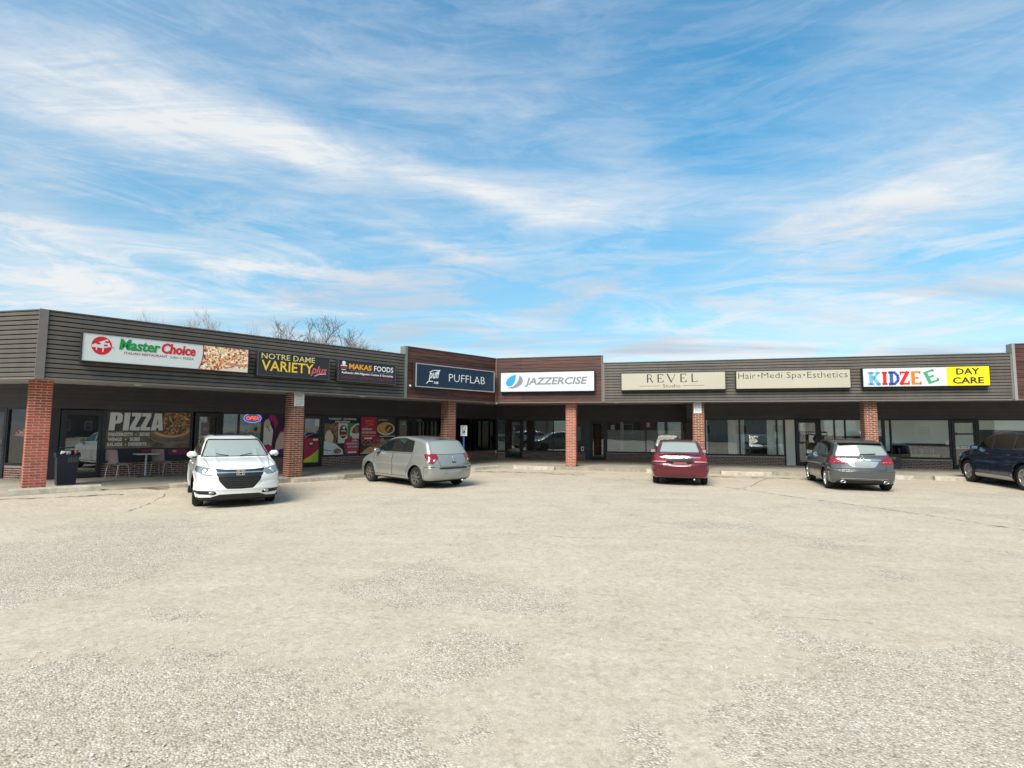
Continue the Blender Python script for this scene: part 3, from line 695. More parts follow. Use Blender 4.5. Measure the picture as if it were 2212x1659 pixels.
flat('window_poster', t, [('r', (-5.41, -3.87, .53, 2.07), NV), ('r', (-4.78, -3.87, 1.15, 1.80), GR), ('r', (-4.80, -4.40, 1.00, 1.80), GW), ('r', (-5.41, -4.8, .95, 1.78), DB),
     ('e', (-5.02, 1.60, .19, .20), ST), ('e', (-5.18, 1.22, .18, .30), mat('poster_cup', (0.85, 0.651, 0.477), var=.2)), ('r', (-5.30, -5.10, 1.40, 1.46), GW),
     ('e', (-4.58, 1.46, .17, .27), DK), ('e', (-4.56, 1.62, .06, .07), GW), ('r', (-4.68, -4.46, 1.47, 1.51), GW), ('r', (-4.70, -4.44, 1.36, 1.40), RD), ('r', (-4.69, -4.45, 1.29, 1.33), SK),
     ('p', [(-4.45, .53), (-3.87, .53), (-3.87, 1.2), (-4.15, 1.30), (-4.50, 1.15), (-4.55, .9)], CM),
     ('p', [(-4.30, 1.35), (-4.24, 1.62), (-4.05, 1.78), (-3.87, 1.80), (-3.87, 1.18), (-4.15, 1.18)], GW), ('p', [(-4.22, 1.42), (-4.15, 1.62), (-3.98, 1.74), (-3.87, 1.76), (-3.87, 1.40), (-4.05, 1.38)], ST),
     ('p', [(-5.41, .53), (-4.55, .53), (-4.60, .75), (-4.95, 1.0), (-5.41, 1.10)], mat('poster_bluewhite', (0.85, 0.85, 0.85))), ('e', (-4.84, .68, .24, .17), GW), ('e', (-4.82, .69, .17, .10), ST),
     ('s', ([(-5.40, .76), (-5.08, .70)], .03), mat('poster_teal', (0.0434, 0.26, 0.325))), ('r', (-4.36, -3.97, .59, .67), GW), ('s', ([(-5.12, 1.5), (-4.90, 1.2), (-4.85, 1.0)], .03), M_BLACK)], y, DK)
for s_, a, c, z, h, mm in (('TAKEOUT · CATERING', -5.24, -4.02, 1.93, .075, GW), ('DELIVERIES', -4.95, -4.30, 1.82, .075, GW), ('AFRI-', -4.20, -3.90, 1.06, .08, WH), ('NIGERIAN', -4.44, -3.90, .94, .08, WH), ('KITCHEN', -4.38, -3.90, .81, .08, WH), ('CHICKEN SUYA', -4.44, -3.92, .71, .06, OR)):
    words(t, s_, a, c, z, z + h, y - .016, mm, bold=.035)
flat('window_poster', t, [('r', (-3.79, -2.10, .53, 2.07), DK), ('p', [(-3.79, 1.12), (-2.80, 1.0), (-3.05, 1.4), (-3.05, 2.07), (-3.79, 2.07)], CM),
     ('r', (-3.79, -2.6, .85, 1.12), food_mat('spice_print', ['#5c2c3c', '#8a5a40', '#34202c', '#a89070', '#6a3a2c'], 14, 5)), ('r', (-3.2, -2.1, .60, 1.12), food_mat('grain_print', ['#8a6c48', '#a08864', '#5c4630', '#b8a27c'], 18, 7)),
     ('e', (-2.58, 1.58, .44, .27), GW), ('e', (-2.60, 1.60, .40, .23), mat('poster_gold', (0.85, 0.434, 0.108), var=.4, vscale=12)), ('e', (-2.42, 1.58, .20, .18), mat('poster_chop', (0.217, 0.0651, 0.0434))), ('s', ([(-2.52, 1.48), (-2.38, 1.66)], .05), mat('poster_bone', (0.85, 0.651, 0.391))),
     ('r', (-2.90, -2.12, 1.25, 1.28), GW), ('p', [(-3.70, .58), (-2.98, .58), (-2.92, .70), (-3.05, .82), (-3.35, .84), (-3.62, .70)], mat('poster_bread', (0.85, 0.477, 0.195))), ('r', (-3.78, -3.0, .53, .58), GW),
     ('p', [(-3.30, .92), (-3.2, 1.05), (-2.85, 1.05), (-2.85, .98)], CM), ('r', (-3.62, -3.25, 1.15, 1.22), CR), ('e', (-2.76, 1.1, .10, .10), mat('poster_tan', (0.477, 0.325, 0.239))), ('r', (-3.74, -3.10, 1.27, 1.32), OR), ('s', ([(-3.62, 1.68), (-3.2, 1.76)], .02), OR)], y, DK)
for s_, a, c, z, h, mm in (('MAKAS', -3.60, -3.20, 1.87, .08, OR), ('FOODS', -3.55, -3.25, 1.76, .07, OR), ('FRESHLY', -3.74, -3.24, 1.52, .09, WH), ('HOME-MADE', -3.74, -3.08, 1.38, .09, WH), ('CATERING', -2.98, -2.52, 1.92, .07, mat('poster_grey', (0.434, 0.434, 0.434)))):
    words(t, s_, a, c, z, z + h, y - .013, mm, bold=.03)

# --- E: vape unit with black windows
t = shop('corner unit left of the bend with red-brown planks and blacked-out windows', FL, -4.53)
b = MB(); b.box(-4.56, -4.46, -.035, .03, ZB - .015, ZR + .03); b.box(-4.56, -4.50, .03, .27, ZT + .035, ZR + .03); part('end_trim', b, mat('sage_grey_trim', (0.16, 0.18, 0.165), 0.5), t)
fascia(t, -4.46, -.03, ZR, 'red', joint=-2.6)
poly_part('soffit', t, [(-4.46, .26), (-.15, .26), (4.1, YL), (-2.06, YL), (-4.46, 2)], ZS, ZS + .05, M_SOFF)
band(t, -2.06, 4.1, YL)
FILM = glass_mat('blacked_out_glass', refl=.55, base=(0.004, 0.004, 0.005))
door(t, -2.04, -1.10, YL, glass=FILM, bottom=.2); knee_wall(t, -1.08, 4.08, YL); window(t, -1.08, 4.08, .50, 2.12, YL, mull=(.6, 2.3), glass=FILM)
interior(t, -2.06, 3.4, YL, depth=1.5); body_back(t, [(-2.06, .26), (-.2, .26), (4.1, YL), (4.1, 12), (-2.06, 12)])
words(t, 'OPEN', -1.02, -.66, 1.90, 2.02, YL + .016, mat('grey_lettering', (0.3, 0.3, 0.32))); words(t, '18+', -1.74, -1.60, 1.83, 1.89, YL + .005, WH); words(t, 'ONLY', -1.76, -1.56, 1.76, 1.81, YL + .005, WH, bold=.03)

# --- F: fitness unit
t = shop('recessed unit right of the bend with red-brown planks and plain reflective windows', FR, 0)
b = MB(); b.box(-.04, .04, -.03, .03, ZB - .015, ZR + .03); part('corner_trim', b, mat('red_trim'), t); b = MB(); b.box(4.35, 4.40, -.035, .27, ZB - .015, ZR + .03); part('end_trim', b, mat('red_trim'), t)
fascia(t, .04, 4.35, ZR, 'red', joint=1.09)
poly_part('soffit', t, [(.15, .26), (4.35, .26), (3.0, YR1), (-1.62, YR1)], ZS, ZS + .05, M_SOFF)
band(t, -1.62, 3.0, YR1, 2.08)
wall_box(t, -1.62, -1.56, YR1, z1=2.08); knee_wall(t, -1.56, -1.11, YR1, .42); window(t, -1.56, -1.11, .45, 2.08, YR1, fw=.03)
door(t, -1.11, -.23, YR1, z1=2.08, hinge='r'); knee_wall(t, -.23, 3.0, YR1, .46); window(t, -.23, 2.4, .49, 2.08, YR1, mull=(1.39,))
wall_box(t, 2.4, 3.0, YR1, z0=.49, z1=2.08)
interior(t, -1.55, 3.0, YR1, m=mat('pale_blue_grey_interior', (0.10, 0.115, 0.125), 0.9, var=.3, vscale=1)); body_back(t, [(.2, .26), (4.35, .26), (3.0, YR1), (3.0, 12), (-1.62, 12), (-1.62, YR1)])
LGY = mat('print_light_grey', (0.34, 0.35, 0.34), var=.2, vscale=6)
flat('window_poster', t, [('r', (-1.52, -1.15, .50, 1.33), LGY), ('r', (-1.52, -1.15, 1.04, 1.22), mat('print_mid_grey', (0.10, 0.11, 0.12), var=.5, vscale=12)), ('e', (-1.38, 1.0, .10, .035), M_BLACK), ('e', (-1.24, .99, .07, .035), M_BLACK)], YR1 + .018, LGY)
flat('window_poster', t, [('r', (-1.52, -1.15, 1.35, 2.03), mat('print_slate', (0.10, 0.12, 0.14), var=.6, vscale=7))], YR1 + .018, LGY)
flat('notice', t, [('r', (-.70, -.62, 1.58, 1.66), WH)], YR1 + .008, WH); flat('notice', t, [('r', (-.20, -.04, .50, .66), GW)], YR1 + .018, WH)
flat('notice', t, [('r', (2.62, 2.78, 1.04, 1.73), mat('teal_print', (0.05, 0.25, 0.25))), ('r', (2.62, 2.70, 1.04, 1.73), mat('print_grey2', (0.2, 0.2, 0.22)))], YR1 - .002, WH)
flat('notice', t, [('r', (2.78, 2.93, .53, .76), GW), ('e', (2.855, .65, .04, .05), M_BLACK)], YR1 - .002, WH)
# --- G: hair studio recess
t = shop('recessed grey-sided unit with half-frosted windows behind the maroon car', FR, 4.40)
fascia(t, 4.40, 9.07, ZT, 'grey')
b = MB(); b.box(4.40, 4.47, -.03, .03, ZB - .015, ZT); part('end_trim', b, M_TRIM, t)
poly_part('soffit', t, [(4.40, .26), (9.07, .26), (7.74, YR2), (7.74, YR1), (3.0, YR1)], ZS, ZS + .05, M_SOFF)
band(t, 3.0, 7.74, YR1, 2.03)
wall_box(t, 3.0, 3.24, YR1, z1=2.03, m=mat('blue_grey_post', (0.05, 0.065, 0.085), 0.5, var=.3))
door(t, 3.24, 4.02, YR1, z1=2.03, hinge='l'); knee_wall(t, 4.02, 7.74, YR1, .47); window(t, 4.02, 7.74, .50, 2.03, YR1, mull=(5.92,))
b = MB(); b.box(7.74, 7.94, YR2 + .2, YR1 + .2, WALK, ZS); part('wall', b, M_BAND, t)
FROST = mat('frosted_film', (0.21, 0.26, 0.25), 0.5, var=.12, vscale=1.2)
sheet('frosted_film', t, 4.08, 5.89, .55, 1.58, YR1 + .040, FROST); sheet('frosted_film', t, 5.95, 7.68, .55, 1.58, YR1 + .040, FROST)
flat('window_print', t, [('r', (4.70, 4.86, .56, 1.97), mat('white_strip', (0.33, 0.34, 0.31)))], YR1 + .038, LGY)
flat('notice', t, [('r', (4.25, 4.44, 1.60, 1.83), LGY)], YR1 + .018, WH); flat('notice', t, [('r', (5.96, 6.12, 1.73, 1.96), LGY)], YR1 + .018, WH)
flat('window_print', t, [('r', (7.57, 7.61, 1.59, 1.97), WH)], YR1 + .038, WH)
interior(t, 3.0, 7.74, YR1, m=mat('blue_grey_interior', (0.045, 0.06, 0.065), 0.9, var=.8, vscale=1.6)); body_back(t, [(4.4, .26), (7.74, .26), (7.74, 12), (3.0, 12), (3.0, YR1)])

# --- H: spa unit with drapes
t = shop('grey-sided unit with ivory curtains behind its windows', FR, 9.07)
fascia(t, 9.07, 13.17, ZT, 'grey')
poly_part('soffit', t, [(9.07, .26), (13.17, .26), (12.2, YR2), (7.74, YR2)], ZS, ZS + .05, M_SOFF)
band(t, 7.74, 12.2, YR2)
wall_box(t, 7.74, 8.50, YR2, z1=2.12, m=M_BROWNP); knee_wall(t, 8.50, 11.74, YR2, .50); wall_box(t, 7.94, 8.5, YR2 + .001, z1=.1)
window(t, 8.50, 11.76, .53, 2.12, YR2, mull=(9.96, 11.46))
wall_box(t, 11.76, 11.80, YR2, z1=2.12, m=M_BROWNP)
sheet('door_side_panel', t, 11.80, 12.16, WALK + .01, 2.08, YR2 + .01, M_PANEL)
drape(t, 9.48, 9.92, .57, 2.07, YR2 + .062, M_CURT); drape(t, 10.0, 10.15, .57, 2.07, YR2 + .062, M_CURT); drape(t, 11.07, 11.42, .57, 2.07, YR2 + .062, M_CURT)
sheet('blind', t, 11.50, 11.71, .57, 2.07, YR2 + .036, M_BLIND); sheet('blind', t, 8.56, 8.62, .57, 2.07, YR2 + .036, M_BLIND)
flat('notice', t, [('r', (11.36, 11.50, 1.28, 1.54), WH)], YR2 + .018, WH)
interior(t, 7.94, 12.2, YR2, m=mat('brown_drape_interior', (0.05, 0.042, 0.042), 0.9, var=.6, vscale=3, stretch=(6, 1, .6))); body_back(t, [(9.07, .26), (12.2, .26), (12.2, 12), (7.74, 12), (7.74, YR2)])

# --- I: day care unit
t = shop('grey-sided unit with pale roller blinds and a red arrow on its white door', FR, 13.17)
fascia(t, 13.17, 17.80, ZT, 'grey')
b = MB(); b.box(17.74, 17.80, -.03, .03, ZB - .015, ZT); part('end_trim', b, M_TRIM, t)
poly_part('soffit', t, [(13.17, .26), (17.8, .26), (22.0, YR2), (12.2, YR2)], ZS, ZS + .05, M_SOFF)
band(t, 12.2, 22.0, YR2)
door(t, 12.19, 13.10, YR2, hinge='l'); knee_wall(t, 13.12, 17.87, YR2, .50)
window(t, 13.12, 15.50, .53, 2.12, YR2, mull=(13.69, 14.09)); window(t, 15.50, 17.87, .53, 2.12, YR2, mull=(15.76,))
door(t, 17.89, 18.76, YR2, hinge='r', leaf=.06); knee_wall(t, 18.78, 22, YR2, .50); window(t, 18.78, 22.0, .53, 2.12, YR2, mull=(20.4,))
for a, c, z0 in ((13.18, 13.66, 1.41), (13.73, 14.06, 1.41), (14.13, 15.44, 1.41), (15.55, 15.72, .80), (15.80, 17.81, 1.13), (12.30, 13.00, 1.58), (18.84, 20.37, 1.70), (20.43, 21.94, 1.70), (17.99, 18.66, .94)):
    b = MB(); b.box(a, c, YR2 + .036, YR2 + .042, z0, 2.07); part('blind', b, M_BLIND, t)
sheet('display_board', t, 16.04, 17.50, .56, .69, YR2 + .12, mat('yellow_pine', (0.40, 0.29, 0.10), var=.15))
RI = random.Random(3)
for k in range(9):
    x_ = 15.9 + k * .2 + RI.uniform(-.05, .05); h = RI.uniform(.1, .35); b = MB(); b.box(x_, x_ + RI.uniform(.08, .2), YR2 + .35, YR2 + .5, .6, .68 + h)
    part('shelf_toy', b, mat('toy_colour_%d' % (k % 4), [(0.12, 0.02, 0.03), (0.15, 0.13, 0.10), (0.03, 0.03, 0.05), (0.2, 0.17, 0.12)][k % 4]), t)
DR = mat('arrow_maroon', (0.06, 0.012, 0.018))
flat('arrow', t, [('p', [(17.97, 1.525), (18.08, 1.59), (18.08, 1.553), (18.62, 1.553), (18.62, 1.497), (18.08, 1.497), (18.08, 1.46)], DR)], YR2 + .008, DR)
flat('notice', t, [('r', (18.15, 18.43, .98, 1.06), DR), ('r', (18.17, 18.41, .995, 1.045), WH)], YR2 + .008, DR)
words(t, 'WELCOME', 12.36, 12.98, 1.46, 1.55, YR2 + .006, WH, bold=.04); flat('notice', t, [('r', (12.70, 12.92, 1.12, 1.42), GW), ('p', [(12.92, 1.12), (12.92, 1.42), (12.84, 1.27)], M_BLACK)], YR2 + .008, WH)
flat('notice', t, [('r', (13.18, 13.42, 1.40, 1.58), M_BLACK), ('r', (13.20, 13.40, 1.43, 1.52), GW)], YR2 + .018, WH)
flat('window_print', t, [('e', (12.62, 1.10, .12, .12), mat('autumn_orange', (0.35, 0.08, 0.03))), ('r', (12.38, 12.95, .75, 1.0), mat('autumn_brown', (0.09, 0.07, 0.04), var=.5, vscale=9))], YR2 + .03, WH)
words(t, 'OPEN HOURS', 12.50, 12.74, 1.86, 1.90, YR2 + .006, mat('grey_ink', (0.2, 0.2, 0.2))); words(t, 'MON-FRI', 12.50, 12.74, 1.79, 1.83, YR2 + .006, mat('grey_ink', (0.2, 0.2, 0.2)))
flat('notice', t, [('r', (17.68, 17.78, 1.09, 1.24), WH)], YR2 + .018, WH)
interior(t, 12.2, 22.0, YR2, m=mat('olive_interior', (0.09, 0.08, 0.06), 0.9, var=.4, vscale=1.5)); body_back(t, [(12.2, .26), (17.8, .26), (17.8, 12), (12.2, 12)])
# --- J: end unit at the right edge
t = shop('red-brown planked unit cut off by the right edge of the view', FR, 17.80)
b = MB(); b.box(17.80, 17.88, -.045, .03, ZB - .015, ZR + .03); b.box(17.80, 17.84, .03, .27, ZT + .035, ZR + .03); part('end_trim', b, mat('grey_white_trim', (0.24, 0.235, 0.22), 0.5), t)
fascia(t, 17.88, 24.0, ZR, 'red', joint=21.0)
poly_part('soffit', t, [(17.8, .26), (24, .26), (24, YR2), (22.0, YR2)], ZS, ZS + .05, M_SOFF)
wall_box(t, 22.0, 26.0, YR2); body_back(t, [(17.8, .26), (24, .26), (26, 12), (17.8, 12)])

# ================================================================== BRICK PILLARS
def pillar(F, x, y, m, mm, label, w=.42):
    t = thing('brick_pillar', label, 'pillar', F, (x, y, WALK), 'brick pillars holding up the canopy'); at = ORG[t.name][0]
    b = MB(); b.box(x + .008, x + w - .008, y + .008, y + w - .008, WALK - .05, ZS - .002); part('mortar_core', b, mm, t)
    n = int((ZS - WALK) / CO); D = .09
    for r in range(n):
        z = WALK + .012 + r * CO + BH / 2
        if r % 2: fr = [(0, .5 * BL - JT / 2), (.5 * BL + JT / 2, 1.5 * BL - JT / 2), (1.5 * BL + JT / 2, w)]
        else: fr = [(0, BL - JT / 2), (BL + JT / 2, w)]
        for a, c in fr: put_brick(t, at, x + (a + c) / 2, y + D / 2, z, round(c - a, 3), D, BH, m)
        a0 = D + JT
        sd_ = [(a0, BL - JT / 2), (BL + JT / 2, w)] if r % 2 else [(a0, a0 + .5 * BL - JT), (a0 + .5 * BL, w)]
        for a, c in sd_:
            put_brick(t, at, x + D / 2 - .0, y + (a + c) / 2, z, D, round(c - a, 3), BH, m); put_brick(t, at, x + w - D / 2, y + (a + c) / 2, z, D, round(c - a, 3), BH, m)
    return t
pillar(FL, -14.34, 1.0, M_BR1, M_MO1, 'bright red brick pillar under the far left corner beside the litter bin')
pillar(FL, -8.44, .30, M_BR2, M_MO2, 'brown brick pillar with a white notice, behind the white car')
pillar(FL, -2.30, .30, M_BR2, M_MO2, 'brown brick pillar rising behind the silver hatchback')
pillar(FR, 2.87, .30, mat('light_red_brick', (0.27, 0.082, 0.05), 0.85, var=.25, vscale=14, objvar=.25, bump=.5, bscale=60), mat('peach_mortar', (0.62, 0.40, 0.31), .9, var=.12, vscale=20), 'pale red brick pillar standing clear in the middle, right of the bend')  # same brick as the other pillars, lighter look put into its colour
pillar(FR, 7.76, .30, M_BR2, M_MO2, 'brown brick pillar with a white notice, behind the maroon sedan')
pillar(FR, 13.52, .30, M_BR2, M_MO2, 'brown brick pillar without a notice, behind the grey wagon')
pillar(FR, 20.6, .30, M_BR2, M_MO2, 'brown brick pillar off to the far right') if False else None

def notice(F, x0, x1, y, z0, z1, label):
    t = thing('pillar_notice', label, 'notice', F, (x0, y, z0), 'towing notices on pillars')
    b = MB(); b.box(x0, x1, y - .006, y, z0, z1); part('plate', b, M_WHITE, t)
    g = mat('notice_ink', (0.12, 0.12, 0.13)); w = x1 - x0; h = z1 - z0
    for i, (s_, f, q) in enumerate((('UNAUTHORIZED', .13, .05), ('PARKING', .11, .12), ('Private property', .06, .1), ('vehicles will be', .06, .16), ('tagged or towed', .06, .16), ('AT OWNER', .07, .12), ('EXPENSE', .08, .2))):
        z = z1 - h * (.16 + i * .125); words(t, s_, x0 + w * q, x1 - w * q, z, z + h * f * .8, y - .008, g, bold=.01)
notice(FL, -8.36, -8.05, .29, 2.28, 2.69, 'white notice plate at the top of the pillar behind the white car')
notice(FR, 7.80, 8.08, .29, 2.26, 2.67, 'white notice plate at the top of the pillar behind the maroon sedan')

# soffit lamps
for F, x, y, lb in ((FL, -12.0, 2.0, 'round soffit lamp above the pizza poster window'), (FL, -5.0, 2.0, 'round soffit lamp in front of the crimson posters'), (FL, 1.6, 2.2, 'round soffit lamp in the inner corner under the bend'),
                    (FR, 4.75, 2.4, 'round soffit lamp right of the middle pillar'), (FR, 10.86, 2.0, 'round soffit lamp in front of the curtained window')):
    t = thing('ceiling_lamp', lb, 'lamp', F, (x, y, ZS), 'soffit lamps under the canopy')
    b = MB(); b.lathe([(0, -.03), (.15, -.03), (.16, -.0), (0, 0)], 'z', 24, (x, y, ZS)); part('base', b, M_TRIM, t)
    b = MB(); b.lathe([(0.0, -.085), (.07, -.08), (.12, -.06), (.135, -.03), (0, -.029)], 'z', 24, (x, y, ZS)); part('lens', b, mat('frosted_lens', (0.6, 0.58, 0.52), .3), t)

# ================================================================== SHOP SIGNS
def sign(label, F, x0, x1, z0, z1, face, frame_m=None, edge=.018, depth=.19, cab='dark_sign_cabinet'):
    t = thing('shop_sign', label, 'sign', F, (x0, -.03, z0), 'sign boxes on the fascia')
    cm = mat(cab, (0.022, 0.02, 0.02), .5)
    b = MB(); b.box(x0 - .02, x1 + .02, -.20, -.03, z0 - .035, z1 + .02); part('cabinet', b, cm, t)
    fm = frame_m or cm; b = MB(); e = edge
    b.box(x0 - .02, x1 + .02, -.222, -.2005, z1 - e + .02, z1 + .02); b.box(x0 - .02, x1 + .02, -.222, -.2005, z0 - .02, z0 + e - .02)
    b.box(x0 - .02, x0 - .02 + e, -.222, -.2005, z0 + e - .02, z1 + .02 - e); b.box(x1 + .02 - e, x1 + .02, -.222, -.2005, z0 + e - .02, z1 + .02 - e)
    part('frame', b, fm, t)
    b = MB(); b.box(x0 - .001, x1 + .001, -.208, -.201, z0 - .001, z1 + .001); part('face', b, face, t)
    return t
Y0 = -.2095
FW_ = mat('white_sign_face', (0.56, 0.575, 0.56), .35, var=.03, vscale=.8)
# pizza sign
t = sign('long white sign with green and red lettering and a pizza photo at its right end', FL, -13.59, -9.94, 3.14, 3.78, FW_)
SR = mat('sign_red', (0.52, 0.008, 0.02), .4); SG = mat('sign_green', (0.005, 0.23, 0.045), .4); SW = mat('sign_wine', (0.30, 0.03, 0.06), .4)
flat('pizza_logo', t, [('e', (-13.235, 3.515, .195, .215), SR), ('p', [(-13.42, 3.52), (-13.13, 3.68), (-13.06, 3.50), (-13.2, 3.46), (-13.42, 3.47)], FW_), ('e', (-13.30, 3.56, .045, .025), SR), ('e', (-13.14, 3.61, .045, .025), SR), ('e', (-13.16, 3.53, .04, .022), SR),
     ('r', (-13.34, -13.32, 3.40, 3.5), FW_), ('r', (-13.22, -13.195, 3.37, 3.5), FW_), ('r', (-13.1, -12.99, 3.485, 3.495), SR)], Y0, SR)
words(t, 'Master', -12.90, -12.06, 3.46, 3.725, Y0 - .002, SG, bold=.024, shear=.12); words(t, 'Master', -12.888, -12.05, 3.46, 3.725, Y0 - .005, SG, bold=.024, shear=.12); words(t, 'Choice', -12.03, -11.27, 3.46, 3.725, Y0 - .002, SR, bold=.024, shear=.12); words(t, 'Choice', -12.018, -11.258, 3.46, 3.725, Y0 - .005, SR, bold=.024, shear=.12)
words(t, 'ITALIAN RESTAURANT', -12.79, -11.89, 3.36, 3.42, Y0 - .002, SW, bold=.015); words(t, '2-for-1 PIZZA', -11.83, -11.29, 3.355, 3.415, Y0 - .002, mat('sign_dull_green', (0.04, 0.16, 0.08)), bold=.01)
flat('pizza_photo', t, [('p', [(-11.14, 3.14), (-9.945, 3.14), (-9.945, 3.775), (-11.07, 3.775), (-11.08, 3.45)], food_mat('pizza_photo_print', ['#d8b88c', '#b0452c', '#e8d8a8', '#f0e4c0', '#c87850', '#3a3020', '#e0c080', '#cc6048', '#e8dcc0'], 17)),
     ('p', [(-10.55, 3.30), (-10.0, 3.27), (-10.0, 3.33), (-10.5, 3.38)], mat('print_salmon', (0.52, 0.20, 0.14))), ('p', [(-10.75, 3.14), (-9.945, 3.14), (-9.945, 3.24), (-10.4, 3.22)], mat('print_cream', (0.66, 0.58, 0.46)))], Y0, SR)
flat('divider_line', t, [('s', ([(-11.17, 3.15), (-11.10, 3.35), (-11.075, 3.55), (-11.08, 3.77)], .022), SW)], Y0 - .004, SW)
# variety sign
FB = mat('black_sign_face', (0.018, 0.021, 0.026), .35); YL1 = mat('sign_pale_yellow', (0.66, 0.56, 0.17), .4); YL2 = mat('sign_yellow', (0.80, 0.50, 0.03), .4); PK = mat('sign_pink', (0.62, 0.10, 0.13), .4)
GF = mat('grey_sign_frame', (0.07, 0.07, 0.072), .4)
t = sign('black sign with thin yellow capitals and a pink script word', FL, -9.66, -7.53, 3.11, 3.77, FB, GF)
words(t, 'NOTRE DAME', -9.58, -7.99, 3.58, 3.745, Y0 - .002, YL1, bold=.005); words(t, 'VARIETY', -9.57, -8.03, 3.24, 3.54, Y0 - .002, YL2, bold=.012)
words(t, 'plus', -8.11, -7.60, 3.19, 3.50, Y0 - .006, PK, bold=.02, shear=.35)
flat('underline', t, [('s', ([(-7.98, 3.19), (-7.85, 3.25), (-7.62, 3.27)], .022), mat('sign_pale_pink', (0.7, 0.45, 0.45)))], Y0 - .002, PK)
# african kitchen sign
t = sign('small black sign with orange and white capitals and a chef hat emblem', FL, -7.20, -5.09, 3.12, 3.77, FB, GF)
SO = mat('sign_orange', (0.75, 0.30, 0.02), .4)
flat('emblem', t, [('e', (-7.02, 3.56, .12, .14), mat('emblem_brown', (0.09, 0.03, 0.02))), ('e', (-7.02, 3.70, .06, .045), WH), ('r', (-7.07, -6.97, 3.62, 3.69), WH), ('r', (-7.13, -6.91, 3.585, 3.61), WH), ('r', (-7.12, -6.92, 3.52, 3.545), SR), ('r', (-7.10, -6.94, 3.46, 3.48), SK)], Y0, WH)
words(t, 'MAKAS', -6.84, -6.01, 3.505, 3.685, Y0 - .002, SO, bold=.04); words(t, 'FOODS', -5.92, -5.17, 3.505, 3.685, Y0 - .002, WH, bold=.015)
words(t, 'Authentic Afri-Nigerian Cuisine & Groceries', -7.10, -5.17, 3.325, 3.42, Y0 - .002, WH, bold=.02); words(t, 'TAKEOUT - CATERING - DELIVERIES', -7.09, -5.21, 3.20, 3.275, Y0 - .002, mat('sign_dim_red', (0.30, 0.02, 0.025)), bold=.0)
flat('rule', t, [('r', (-6.8, -5.17, 3.455, 3.465), mat('sign_rule_grey', (0.2, 0.2, 0.2)))], Y0, WH)
# vape sign
t = sign('navy sign with thin white capitals and a white script emblem', FL, -4.20, -.31, 3.11, 3.93, mat('navy_sign_face', (0.006, 0.022, 0.048), .4, var=.3, vscale=.8), mat('pale_sign_frame', (0.34, 0.33, 0.35), .4), edge=.035)
words(t, 'PUFFLAB', -2.69, -.83, 3.385, 3.67, Y0 - .002, WH, bold=-.012)
words(t, 'puff', -3.66, -3.10, 3.35, 3.76, Y0 - .002, WH, bold=.02, shear=.38, rot=.08); words(t, 'LAB', -3.40, -3.20, 3.25, 3.34, Y0 - .002, WH, bold=.03, shear=.2)
flat('flourish', t, [('s', ([(-3.60, 3.66), (-3.45, 3.735), (-3.2, 3.75)], .03), WH), ('s', ([(-3.74, 3.24), (-3.65, 3.33), (-3.45, 3.33)], .03), WH)], Y0, WH)
b = MB(); b.ellipse(-4.34, 3.13, .03, .035, -.08, -.03); part('drain_cap', b, WH, t)
# fitness sign
GY = mat('sign_grey', (0.20, 0.20, 0.215), .4)
t = sign('white sign with grey slanted capitals and a blue drop emblem', FR, .28, 4.08, 3.13, 3.905, mat('cool_white_sign_face', (0.55, 0.585, 0.60), .35, var=.03, vscale=.8))
BLU = mat('sign_blue', (0.02, 0.28, 0.52), .4)
flat('emblem', t, [('p', [(.92, 3.82), (.74, 3.78), (.58, 3.66), (.49, 3.50), (.52, 3.38), (.62, 3.34), (.74, 3.36), (.83, 3.46), (.90, 3.62)], BLU),
     ('p', [(1.06, 3.79), (1.17, 3.70), (1.22, 3.56), (1.15, 3.42), (1.0, 3.31), (.80, 3.25), (.55, 3.275), (.80, 3.34), (.94, 3.45), (1.03, 3.60)], GY)], Y0, BLU)
words(t, 'JAZZERCISE', 1.29, 3.83, 3.305, 3.69, Y0 - .002, GY, bold=.026, shear=.22); flat('registered_mark', t, [('e', (3.86, 3.335, .02, .02), GY)], Y0, GY)

